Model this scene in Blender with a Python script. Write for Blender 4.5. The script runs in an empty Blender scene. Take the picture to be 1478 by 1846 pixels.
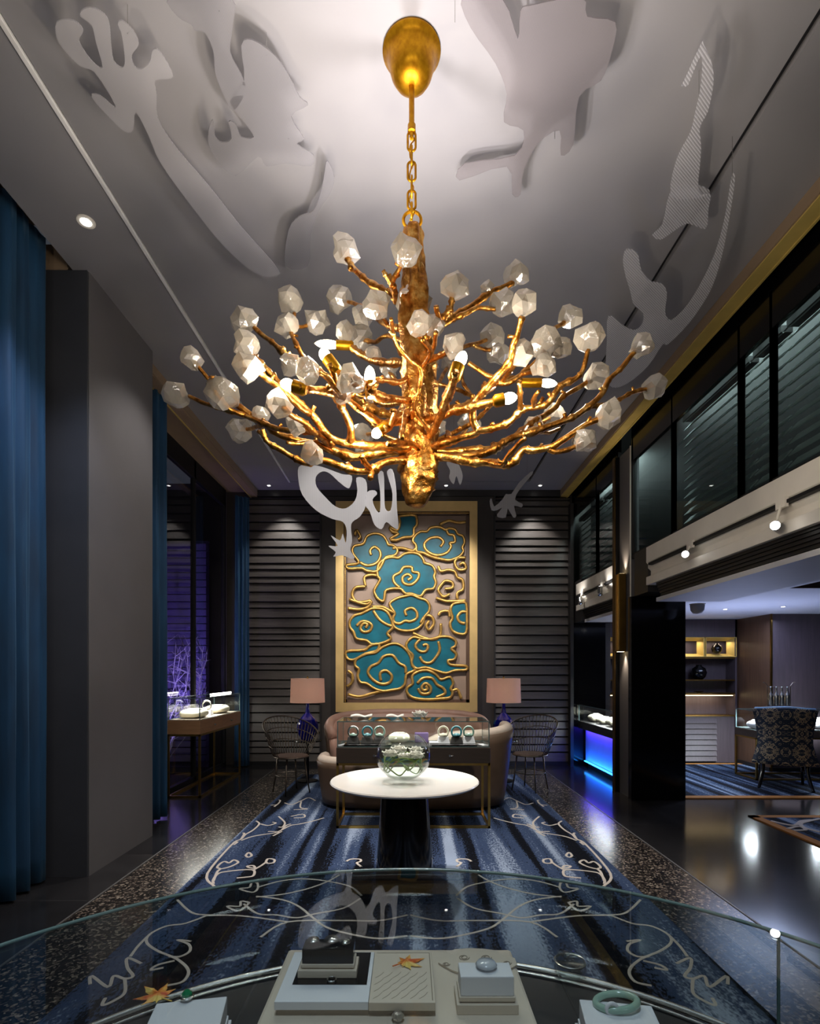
import bpy, bmesh, math, random
from mathutils import Vector, Matrix, noise

# ------------------------------------------------------------------ camera, world, exposure
S = bpy.context.scene
COL = S.collection
F, CX, CY, EYE = 985.0, 737.0, 1213.0, 1.5      # focal length (px of a 1478 wide frame), vanishing point, eye height

cam = bpy.data.cameras.new('camera')
cam.sensor_fit = 'HORIZONTAL'
cam.sensor_width = 36.0
cam.lens = F / 1478 * 36
cam.shift_x = 2 / 1478
cam.shift_y = 290 / 1478
cam.clip_start = 0.02
cam_o = bpy.data.objects.new('camera', cam)
cam_o.location = (0, 0, EYE)
cam_o.rotation_euler = (math.pi / 2, 0, 0)
COL.objects.link(cam_o)
S.camera = cam_o

S.view_settings.view_transform = 'Standard'
S.view_settings.look = 'None'
S.view_settings.gamma = 1
S.view_settings.use_curve_mapping = False
S.view_settings.exposure = 0.0
S.cycles.use_denoising = True
S.cycles.max_bounces = 10
S.cycles.transparent_max_bounces = 24
S.cycles.caustics_refractive = False
S.cycles.caustics_reflective = False
S.cycles.sample_clamp_indirect = 4.0

W = bpy.data.worlds.new('world')
S.world = W
W.use_nodes = True
W.node_tree.nodes['Background'].inputs[0].default_value = (0.75, 0.85, 1.0, 1)
W.node_tree.nodes['Background'].inputs[1].default_value = 0.05


def lamp(kind, name, loc, power, color=(1, 1, 1), target=None, size=0.1, size_y=None, angle=60, blend=0.5):
    l = bpy.data.lights.new(name, kind)
    l.energy = power
    l.color = color
    if kind == 'AREA':
        l.size = size
        if size_y:
            l.shape = 'RECTANGLE'
            l.size_y = size_y
    else:
        l.shadow_soft_size = size
    if kind == 'SPOT':
        l.spot_size = math.radians(angle)
        l.spot_blend = blend
    o = bpy.data.objects.new(name, l)
    o.location = loc
    if target is not None:
        o.rotation_euler = (Vector(target) - Vector(loc)).to_track_quat('-Z', 'Y').to_euler()
    COL.objects.link(o)
    return o


CEIL = 4.46
WARM = (1.0, 0.80, 0.58)
NEUT = (1.0, 0.94, 0.88)
COOL = (0.72, 0.80, 1.0)
# ceiling downlights of the hall, and one added fill for the sculpture
lamp('SPOT', 'light_table', (0.0, 4.7, 4.40), 205, NEUT, (-0.03, 3.84, 0.75), 0.05, angle=26, blend=0.6)
lamp('SPOT', 'light_rug_left', (-1.2, 5.0, 4.40), 480, NEUT, (-0.85, 4.6, 0), 0.06, angle=52, blend=0.8)
lamp('SPOT', 'light_rug_right', (1.2, 5.0, 4.40), 480, NEUT, (0.85, 4.6, 0), 0.06, angle=52, blend=0.8)
lamp('SPOT', 'light_art', (0.9, 6.3, 4.40), 390, NEUT, (0.1, 8.8, 2.3), 0.10, angle=58, blend=0.8)
lamp('SPOT', 'light_art', (-0.9, 6.3, 4.40), 390, NEUT, (-0.1, 8.8, 2.3), 0.10, angle=58, blend=0.8)
lamp('SPOT', 'light_sofa', (0.0, 6.2, 4.40), 200, NEUT, (0, 6.4, 0.6), 0.08, angle=50, blend=0.7)
lamp('SPOT', 'light_slats_left', (-2.0, 8.45, 4.40), 60, NEUT, (-2.0, 8.75, 2.6), 0.03, angle=75, blend=0.6)
lamp('SPOT', 'light_slats_right', (2.0, 8.45, 4.40), 60, NEUT, (2.0, 8.75, 2.6), 0.03, angle=75, blend=0.6)
lamp('SPOT', 'light_counter', (0.0, 0.2, 4.40), 270, (0.95, 0.96, 1.0), (0, 0.85, 0.95), 0.08, angle=50, blend=0.6)
lamp('SPOT', 'light_curtain', (-1.9, 3.2, 4.40), 110, COOL, (-2.6, 3.6, 0.6), 0.06, angle=80, blend=0.8)
lamp('SPOT', 'light_pillar', (-1.6, 4.8, 4.40), 60, NEUT, (-2.4, 4.6, 1.2), 0.06, angle=90, blend=0.8)
lamp('SPOT', 'light_sculpture_fill', (-0.5, 4.4, 4.40), 130, NEUT, (-0.8, 6.3, 3.4), 0.05, angle=42, blend=0.8)  # added spot that whitens the hanging dragon plates
# added fill: unseen point lights behind the camera, upward spots brightening the ceiling
for px_, py_ in ((-1.6, -1.6), (1.6, -1.6), (0.0, -2.2)):
    lamp('POINT', 'light_rear_fill', (px_, py_, 2.9), 44, NEUT, size=0.25)
for ux, uy in ((-0.17, 2.52), (0.20, 2.60), (0.02, 2.85)):
    lamp('SPOT', 'light_ceiling_fill', (ux, uy, 3.42), 38, (1.0, 0.93, 0.92), (ux * .5, uy + 0.02, 4.46), 0.03, angle=150, blend=1.0)
# room below the gallery
lamp('AREA', 'light_side_room', (4.9, 7.6, 2.30), 36, (0.55, 0.66, 1.0), (4.9, 7.6, 0), 1.2, 1.2)
lamp('AREA', 'light_side_room_up', (4.4, 7.3, 1.15), 22, (0.5, 0.6, 1.0), (4.4, 7.0, 2.4), 1.0, 0.6)


# ------------------------------------------------------------------ pixel <-> place helpers
def P(x, y, Y):
    return Vector(((x - CX) * Y / F, Y, EYE + (CY - y) * Y / F))


def PZ(x, y, z):
    Y = (z - EYE) * F / (CY - y)
    return Vector(((x - CX) * Y / F, Y, z))


def PP(x, y, pt, nrm):
    d = Vector(((x - CX) / F, 1.0, (CY - y) / F))
    o = Vector((0, 0, EYE))
    t = (Vector(pt) - o).dot(nrm) / d.dot(nrm)
    return o + d * t


# ------------------------------------------------------------------ materials
def lin(c):
    return c / 12.92 if c <= 0.04045 else ((c + 0.055) / 1.055) ** 2.4


def rgb(r, g, b):
    return (lin(r / 255), lin(g / 255), lin(b / 255), 1)


class NT:
    def __init__(s, name):
        s.m = bpy.data.materials.new(name)
        s.m.use_nodes = True
        s.t = s.m.node_tree
        s.b = s.t.nodes['Principled BSDF']
        s.out = s.t.nodes['Material Output']

    def n(s, kind, **kw):
        nd = s.t.nodes.new(kind)
        for k, v in kw.items():
            if k in nd.inputs:
                nd.inputs[k].default_value = v
            else:
                setattr(nd, k, v)
        return nd

    def l(s, a, b):
        s.t.links.new(a, b)

    def coord(s, scale=(1, 1, 1), which='Object', rot=(0, 0, 0)):
        c = s.n('ShaderNodeTexCoord')
        m = s.n('ShaderNodeMapping')
        m.inputs['Scale'].default_value = scale
        m.inputs['Rotation'].default_value = rot
        s.l(c.outputs[which], m.inputs['Vector'])
        return m.outputs['Vector']

    def ramp(s, fac, stops, interp='LINEAR'):
        r = s.n('ShaderNodeValToRGB')
        r.color_ramp.interpolation = interp
        e = r.color_ramp.elements
        while len(e) < len(stops):
            e.new(0.5)
        for i, (p, c) in enumerate(stops):
            e[i].position = p
            e[i].color = c
        s.l(fac, r.inputs['Fac'])
        return r.outputs['Color']

    def bump(s, h, strength=0.3, dist=0.01):
        b = s.n('ShaderNodeBump')
        b.inputs['Strength'].default_value = strength
        b.inputs['Distance'].default_value = dist
        s.l(h, b.inputs['Height'])
        s.l(b.outputs['Normal'], s.b.inputs['Normal'])


def mat(name, col, rough=0.5, metal=0.0, bump=0, bscale=40, var=0.12, vscale=6, coat=0, spec=None, sheen=0, stretch=(1, 1, 1), trans=0, ior=1.45):
    t = NT(name)
    b = t.b
    b.inputs['Roughness'].default_value = rough
    b.inputs['Metallic'].default_value = metal
    b.inputs['Coat Weight'].default_value = coat
    b.inputs['Sheen Weight'].default_value = sheen
    b.inputs['Transmission Weight'].default_value = trans
    b.inputs['IOR'].default_value = ior
    if spec is not None:
        b.inputs['Specular IOR Level'].default_value = spec
    v = t.coord(stretch)
    nz = t.n('ShaderNodeTexNoise')
    nz.inputs['Scale'].default_value = vscale
    nz.inputs['Detail'].default_value = 5
    t.l(v, nz.inputs['Vector'])
    lo = tuple(c * (1 - var) for c in col[:3]) + (1,)
    hi = tuple(min(1, c * (1 + var)) for c in col[:3]) + (1,)
    t.l(t.ramp(nz.outputs['Fac'], [(0.3, lo), (0.7, hi)]), b.inputs['Base Color'])
    if bump:
        n2 = t.n('ShaderNodeTexNoise')
        n2.inputs['Scale'].default_value = bscale
        n2.inputs['Detail'].default_value = 4
        t.l(v, n2.inputs['Vector'])
        t.bump(n2.outputs['Fac'], bump)
    return t.m


def emit(name, col, strength):
    t = NT(name)
    t.b.inputs['Base Color'].default_value = col
    t.b.inputs['Emission Color'].default_value = col
    t.b.inputs['Emission Strength'].default_value = strength
    return t.m


def glass(name, tint=(1, 1, 1, 1), f0=0.04, rough=0.0, fmax=0.96):
    t = NT(name)
    lw = t.n('ShaderNodeLayerWeight')
    lw.inputs['Blend'].default_value = 0.5
    pw = t.n('ShaderNodeMath', operation='POWER')
    pw.inputs[1].default_value = 5
    t.l(lw.outputs['Facing'], pw.inputs[0])
    ma = t.n('ShaderNodeMath', operation='MULTIPLY_ADD')
    ma.inputs[1].default_value = fmax
    ma.inputs[2].default_value = f0
    t.l(pw.outputs[0], ma.inputs[0])
    tr = t.n('ShaderNodeBsdfTransparent')
    tr.inputs['Color'].default_value = tint
    gl = t.n('ShaderNodeBsdfGlossy')
    gl.inputs['Roughness'].default_value = rough
    mx = t.n('ShaderNodeMixShader')
    t.l(ma.outputs[0], mx.inputs['Fac'])
    t.l(tr.outputs[0], mx.inputs[1])
    t.l(gl.outputs[0], mx.inputs[2])
    t.l(mx.outputs[0], t.out.inputs['Surface'])
    return t.m


def acrylic(name, col, dens, line_scale=260, rot=(0, 0, 0), contrast=0.5, trl=0.5):
    """frosted clear acrylic engraved with fine parallel lines"""
    t = NT(name)
    v = t.coord((1, 1, 1), rot=rot)
    wv = t.n('ShaderNodeTexWave')
    wv.inputs['Scale'].default_value = line_scale
    wv.inputs['Distortion'].default_value = 0.6
    t.l(v, wv.inputs['Vector'])
    mr = t.n('ShaderNodeMapRange')
    mr.inputs['To Min'].default_value = dens * (1 - contrast)
    mr.inputs['To Max'].default_value = dens
    t.l(wv.outputs['Fac'], mr.inputs['Value'])
    df = t.n('ShaderNodeBsdfDiffuse', Color=col)
    tl = t.n('ShaderNodeBsdfTranslucent', Color=col)
    m1 = t.n('ShaderNodeMixShader')
    m1.inputs['Fac'].default_value = trl
    t.l(df.outputs[0], m1.inputs[1])
    t.l(tl.outputs[0], m1.inputs[2])
    tr = t.n('ShaderNodeBsdfTransparent')
    m2 = t.n('ShaderNodeMixShader')
    t.l(mr.outputs[0], m2.inputs['Fac'])
    t.l(tr.outputs[0], m2.inputs[1])
    t.l(m1.outputs[0], m2.inputs[2])
    t.l(m2.outputs[0], t.out.inputs['Surface'])
    return t.m


M = {}
M['ceiling'] = mat('ceiling_paint', rgb(150, 148, 150), 0.42, var=0.03, vscale=2)
M['ceiling_reveal'] = mat('reveal_paint', rgb(244, 242, 240), 0.5)
M['slot'] = mat('slot_black', rgb(38, 38, 40), 0.6)
M['cornice'] = mat('cornice_taupe', rgb(150, 128, 104), 0.45, var=0.05)
M['gilt'] = mat('cornice_gilt', rgb(216, 190, 108), 0.5, metal=0.25, var=0.08)
M['wall_dark'] = mat('wall_charcoal', rgb(52, 47, 44), 0.5, var=0.08)
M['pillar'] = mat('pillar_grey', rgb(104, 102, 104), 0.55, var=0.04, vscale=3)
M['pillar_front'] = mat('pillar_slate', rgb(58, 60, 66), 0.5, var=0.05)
M['slat'] = mat('slat_wood', rgb(78, 73, 70), 0.45, bump=0.15, bscale=30, stretch=(1, 8, 14), var=0.2, vscale=4)
M['black_gloss'] = mat('black_gloss', rgb(9, 9, 11), 0.12, var=0.05)
M['black_matte'] = mat('black_matte', rgb(16, 16, 18), 0.6)
M['charcoal'] = mat('charcoal', rgb(40, 38, 38), 0.4)
M['tile_line'] = mat('tile_line', rgb(96, 94, 92), 0.4)
M['brass'] = mat('brass', rgb(196, 158, 84), 0.28, metal=1, var=0.12, vscale=12)
M['brass_dark'] = mat('dark_brass', rgb(120, 92, 46), 0.35, metal=1, var=0.15)
M['white_paint'] = mat('white_paint', rgb(240, 234, 222), 0.5, var=0.03)
M['soffit'] = mat('soffit_white', rgb(205, 205, 210), 0.6, var=0.02)
M['wood_brown'] = mat('wood_brown', rgb(84, 62, 48), 0.4, bump=0.05, bscale=20, stretch=(8, 8, 0.6), var=0.2, vscale=5)
M['wood_grey'] = mat('wood_grey', rgb(72, 62, 66), 0.5, stretch=(8, 8, 0.5), var=0.15, vscale=6)
M['vitrine_wood'] = mat('vitrine_wood', rgb(66, 56, 48), 0.35, var=0.12, stretch=(1, 8, 8))
M['vitrine_tan'] = mat('vitrine_tan', rgb(168, 128, 94), 0.4, var=0.1, stretch=(1, 1, 8))
M['glass'] = glass('clear_glass', (0.97, 0.985, 0.98, 1), 0.03)
M['bowl_glass'] = glass('bowl_glass', (0.95, 0.97, 0.96, 1), 0.04)
M['counter_glass'] = glass('counter_glass', (0.76, 0.81, 0.83, 1), 0.035, fmax=1.0)
M['dark_glass'] = glass('dark_glass', (0.76, 0.82, 0.83, 1), 0.03)
M['window_black'] = glass('black_window_glass', (0.8, 0.8, 0.86, 1), 0.04)
M['glass_edge'] = mat('glass_edge', rgb(92, 116, 116), 0.15, var=0.08, spec=0.8)
M['steel'] = mat('steel', rgb(190, 190, 186), 0.25, metal=1)
M['marble'] = mat('table_marble', rgb(236, 234, 230), 0.22, var=0.03, vscale=5, coat=0.3)
M['leather_pink'] = mat('leather_blush', rgb(196, 156, 138), 0.45, bump=0.08, bscale=60)
M['leather_cream'] = mat('leather_cream', rgb(226, 208, 190), 0.45, bump=0.08, bscale=60)
M['leather_brown'] = mat('leather_taupe', rgb(104, 84, 68), 0.42, bump=0.1, bscale=50)
M['shade'] = mat('shade_linen', rgb(226, 178, 158), 0.8, bump=0.15, bscale=300, var=0.04)
M['cobalt'] = mat('cobalt_glass', rgb(18, 22, 120), 0.08, var=0.3, coat=0.6)
M['wire'] = mat('bronze_wire', rgb(104, 94, 84), 0.3, metal=0.85)
M['woven'] = mat('woven_seat', rgb(96, 74, 62), 0.7, bump=0.5, bscale=120)
M['white_box'] = mat('white_card', rgb(222, 222, 226), 0.5, var=0.02)
M['cream'] = mat('cream_card', rgb(206, 192, 174), 0.55, var=0.03)
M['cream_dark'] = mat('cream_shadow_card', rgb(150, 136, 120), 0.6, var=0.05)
M['ivory'] = mat('ivory_velvet', rgb(236, 230, 206), 0.7, bump=0.1)
M['jade'] = mat('jade', rgb(150, 182, 166), 0.15, var=0.15, coat=0.5)
M['emerald'] = mat('emerald', rgb(20, 130, 84), 0.05, var=0.2, coat=0.5)
M['turquoise'] = mat('turquoise', rgb(80, 150, 160), 0.2, var=0.2)
M['amethyst'] = mat('amethyst', rgb(92, 74, 118), 0.4)
M['petal'] = mat('petal_white', rgb(238, 236, 226), 0.6, var=0.04)
M['stem'] = mat('stem_green', rgb(104, 128, 52), 0.5, var=0.2)
M['taupe_art'] = mat('art_taupe', rgb(150, 128, 112), 0.4, var=0.1, vscale=3)
M['teal'] = mat('art_teal', rgb(14, 92, 108), 0.42, var=0.35, vscale=4, bump=0.12, bscale=14, spec=0.3)
M['gold_line'] = mat('art_gold', rgb(190, 150, 80), 0.38, metal=0.7, var=0.3, vscale=14)
M['gold_frame'] = mat('frame_gold', rgb(206, 176, 118), 0.4, metal=0.55, var=0.08)
M['vine'] = mat('vine_wool', rgb(196, 186, 176), 0.95, bump=0.5, bscale=300, var=0.08)
M['ochre'] = mat('ochre_border', rgb(168, 112, 50), 0.9, bump=0.3, bscale=200)
M['crimson'] = mat('louver_dark', rgb(26, 24, 25), 0.5)
M['blind'] = mat('blind_slat', rgb(140, 152, 148), 0.5, var=0.12)
M['bark'] = mat('shrub_bark', rgb(200, 190, 210), 0.7)
M['acr_left'] = acrylic('acrylic_frosted', (0.70, 0.69, 0.71, 1), 0.62, 60, contrast=0.25)
M['acr_jaw'] = acrylic('acrylic_frosted_grey', (0.46, 0.45, 0.47, 1), 0.62, 60, contrast=0.25)  # also colours the plates that stand for ceiling shade
M['acr_right'] = acrylic('acrylic_etched', (0.88, 0.88, 0.92, 1), 0.8, 26, (0, 0, 0.9), contrast=0.9)
M['acr_mid'] = acrylic('acrylic_frosted_pale', (0.95, 0.95, 0.98, 1), 0.92, 34, contrast=0.3)
M['bulb'] = emit('bulb_glow', (1.0, 0.82, 0.55, 1), 22)
M['lens'] = emit('lens_glow', (1.0, 0.96, 0.9, 1), 14)
M['lens_small'] = emit('lens_glow_small', (1.0, 0.96, 0.9, 1), 9)
M['led_blue'] = emit('led_blue', (0.05, 0.45, 1.0, 1), 3)
M['led_warm'] = emit('led_warm', (1.0, 0.75, 0.38, 1), 7)


def m_velvet():
    t = NT('curtain_velvet')
    v = t.coord((6, 6, 0.8))
    nz = t.n('ShaderNodeTexNoise', Scale=2.0, Detail=6.0)
    t.l(v, nz.inputs['Vector'])
    t.l(t.ramp(nz.outputs['Fac'], [(0.25, rgb(8, 44, 72)), (0.75, rgb(17, 70, 108))]), t.b.inputs['Base Color'])
    t.b.inputs['Roughness'].default_value = 0.75
    t.b.inputs['Sheen Weight'].default_value = 0.2
    t.b.inputs['Sheen Tint'].default_value = (0.3, 0.6, 0.9, 1)
    return t.m


def m_gold():
    t = NT('chandelier_gold')
    v = t.coord((1, 1, 1))
    nz = t.n('ShaderNodeTexNoise', Scale=26.0, Detail=6.0)
    t.l(v, nz.inputs['Vector'])
    t.l(t.ramp(nz.outputs['Fac'], [(0.3, rgb(122, 72, 22)), (0.5, rgb(190, 128, 54)), (0.72, rgb(234, 188, 108))]), t.b.inputs['Base Color'])
    t.b.inputs['Metallic'].default_value = 1
    t.b.inputs['Roughness'].default_value = 0.34
    n2 = t.n('ShaderNodeTexNoise', Scale=55.0, Detail=3.0)
    t.l(v, n2.inputs['Vector'])
    t.bump(n2.outputs['Fac'], 0.5, 0.01)
    return t.m


def m_canopy():
    t = NT('canopy_gold')
    v = t.coord((1, 1, 1))
    nz = t.n('ShaderNodeTexNoise', Scale=40.0, Detail=6.0)
    t.l(v, nz.inputs['Vector'])
    t.l(t.ramp(nz.outputs['Fac'], [(0.3, rgb(170, 112, 8)), (0.7, rgb(205, 148, 24))]), t.b.inputs['Base Color'])
    t.b.inputs['Metallic'].default_value = 0.85
    t.b.inputs['Roughness'].default_value = 0.36
    return t.m


def m_crystal():
    t = NT('crystal')
    gl = t.n('ShaderNodeBsdfGlass', Color=(1, 0.98, 0.95, 1), Roughness=0.0, IOR=1.5)
    gs = t.n('ShaderNodeBsdfGlossy', Color=(1, 0.97, 0.93, 1), Roughness=0.06)
    tl = t.n('ShaderNodeBsdfTranslucent', Color=(1.0, 0.92, 0.78, 1))
    df = t.n('ShaderNodeBsdfDiffuse', Color=(1.0, 0.93, 0.80, 1))
    v = t.coord((1, 1, 1))
    nz = t.n('ShaderNodeTexNoise', Scale=85.0, Detail=2.0)
    t.l(v, nz.inputs['Vector'])
    b = t.n('ShaderNodeBump', Strength=0.25, Distance=0.01)
    t.l(nz.outputs['Fac'], b.inputs['Height'])
    for q in (gl, gs):
        t.l(b.outputs[0], q.inputs['Normal'])
    prev = gl.outputs[0]
    for f, q in ((0.24, tl), (0.12, df), (0.16, gs)):
        m = t.n('ShaderNodeMixShader')
        m.inputs[0].default_value = f
        t.l(prev, m.inputs[1])
        t.l(q.outputs[0], m.inputs[2])
        prev = m.outputs[0]
    t.l(prev, t.out.inputs['Surface'])
    return t.m


def m_tiles():
    t = NT('floor_tile')
    v = t.coord((1, 1, 1))
    br = t.n('ShaderNodeTexBrick', Scale=1.0)
    br.offset = 0.0
    br.inputs['Brick Width'].default_value = 0.9
    br.inputs['Row Height'].default_value = 0.9
    br.inputs['Mortar Size'].default_value = 0.004
    br.inputs['Color1'].default_value = rgb(44, 43, 44)
    br.inputs['Color2'].default_value = rgb(38, 37, 39)
    br.inputs['Mortar'].default_value = rgb(66, 64, 64)
    t.l(v, br.inputs['Vector'])
    nz = t.n('ShaderNodeTexNoise', Scale=3.0, Detail=8.0, Distortion=1.0)
    t.l(v, nz.inputs['Vector'])
    mx = t.n('ShaderNodeMixRGB', blend_type='MULTIPLY')
    mx.inputs[0].default_value = 0.7
    t.l(br.outputs['Color'], mx.inputs[1])
    t.l(t.ramp(nz.outputs['Fac'], [(0.3, (0.5, 0.5, 0.5, 1)), (0.7, (1.2, 1.2, 1.2, 1))]), mx.inputs[2])
    t.l(mx.outputs[0], t.b.inputs['Base Color'])
    t.b.inputs['Roughness'].default_value = 0.14
    t.b.inputs['Specular IOR Level'].default_value = 0.35
    return t.m


def m_granite():
    t = NT('granite_border')
    v = t.coord((1, 1, 1))
    vo = t.n('ShaderNodeTexVoronoi', Scale=75.0)
    t.l(v, vo.inputs['Vector'])
    nz = t.n('ShaderNodeTexNoise', Scale=40.0, Detail=8.0)
    t.l(v, nz.inputs['Vector'])
    mx = t.n('ShaderNodeMixRGB')
    mx.inputs[0].default_value = 0.5
    t.l(vo.outputs['Color'], mx.inputs[1])
    t.l(nz.outputs['Color'], mx.inputs[2])
    t.l(t.ramp(mx.outputs[0], [(0.40, rgb(18, 16, 15)), (0.52, rgb(40, 35, 32)), (0.60, rgb(84, 74, 66)), (0.72, rgb(150, 138, 124))]), t.b.inputs['Base Color'])
    t.b.inputs['Roughness'].default_value = 0.22
    return t.m


def m_rug(name, sx=2.1, dark=rgb(8, 10, 18), mid=rgb(52, 66, 94), light=rgb(142, 156, 178), rotz=0.0):
    t = NT(name)
    v = t.coord((sx, 0.11, 1), rot=(0, 0, rotz))
    nz = t.n('ShaderNodeTexNoise', Scale=2.2, Detail=2.5, Distortion=0.35)
    t.l(v, nz.inputs['Vector'])
    v2 = t.coord((1, 0.5, 1))
    n2 = t.n('ShaderNodeTexNoise', Scale=75.0, Detail=3.0)
    t.l(v2, n2.inputs['Vector'])
    ad = t.n('ShaderNodeMath', operation='MULTIPLY_ADD')
    t.l(n2.outputs['Fac'], ad.inputs[0])
    ad.inputs[1].default_value = 0.30
    t.l(nz.outputs['Fac'], ad.inputs[2])
    t.l(t.ramp(ad.outputs[0], [(0.50, dark), (0.60, dark), (0.64, mid), (0.71, mid), (0.80, light)]), t.b.inputs['Base Color'])
    t.b.inputs['Roughness'].default_value = 0.95
    t.b.inputs['Specular IOR Level'].default_value = 0.1
    t.bump(n2.outputs['Fac'], 0.8, 0.012)
    return t.m


def m_damask():
    t = NT('damask')
    c = t.n('ShaderNodeTexCoord')
    sp = t.n('ShaderNodeSeparateXYZ')
    t.l(c.outputs['Object'], sp.inputs[0])

    def fold(sock, per):
        a = t.n('ShaderNodeMath', operation='PINGPONG')
        a.inputs[1].default_value = per
        t.l(sock, a.inputs[0])
        return a.outputs[0]
    cb = t.n('ShaderNodeCombineXYZ')
    t.l(fold(sp.outputs[0], 0.17), cb.inputs[0])
    t.l(fold(sp.outputs[2], 0.24), cb.inputs[1])
    nz = t.n('ShaderNodeTexNoise', Scale=13.0, Detail=2.0, Distortion=2.2)
    t.l(cb.outputs[0], nz.inputs['Vector'])
    t.l(t.ramp(nz.outputs['Fac'], [(0.47, rgb(16, 34, 52)), (0.5, rgb(20, 52, 70)), (0.51, rgb(168, 148, 116)), (0.58, rgb(176, 158, 124)), (0.6, rgb(16, 34, 52))]), t.b.inputs['Base Color'])
    t.b.inputs['Roughness'].default_value = 0.6
    return t.m


def m_leaf():
    t = NT('maple_leaf')
    v = t.coord((1, 1, 1))
    nz = t.n('ShaderNodeTexNoise', Scale=38.0, Detail=3.0)
    t.l(v, nz.inputs['Vector'])
    t.l(t.ramp(nz.outputs['Fac'], [(0.36, rgb(206, 78, 40)), (0.48, rgb(236, 150, 60)), (0.6, rgb(240, 206, 110))]), t.b.inputs['Base Color'])
    t.b.inputs['Roughness'].default_value = 0.5
    return t.m


def m_shade():
    t = NT('shade_linen')
    df = t.n('ShaderNodeBsdfDiffuse', Color=rgb(230, 206, 192))
    tl = t.n('ShaderNodeBsdfTranslucent', Color=rgb(240, 216, 202))
    m = t.n('ShaderNodeMixShader')
    m.inputs[0].default_value = 0.45
    t.l(df.outputs[0], m.inputs[1])
    t.l(tl.outputs[0], m.inputs[2])
    t.l(m.outputs[0], t.out.inputs['Surface'])
    return t.m


M['shade'] = m_shade()
M['velvet'] = m_velvet()
M['gold'] = m_gold()
M['canopy'] = m_canopy()
M['crystal'] = m_crystal()
M['tile'] = m_tiles()
M['granite'] = m_granite()
M['rug'] = m_rug('rug_blue')
M['rug_side'] = m_rug('rug_side_blue', 3.2, rgb(14, 18, 30), rgb(50, 66, 92), rgb(130, 146, 170), 1.0)
M['damask'] = m_damask()
M['leaf'] = m_leaf()


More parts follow.
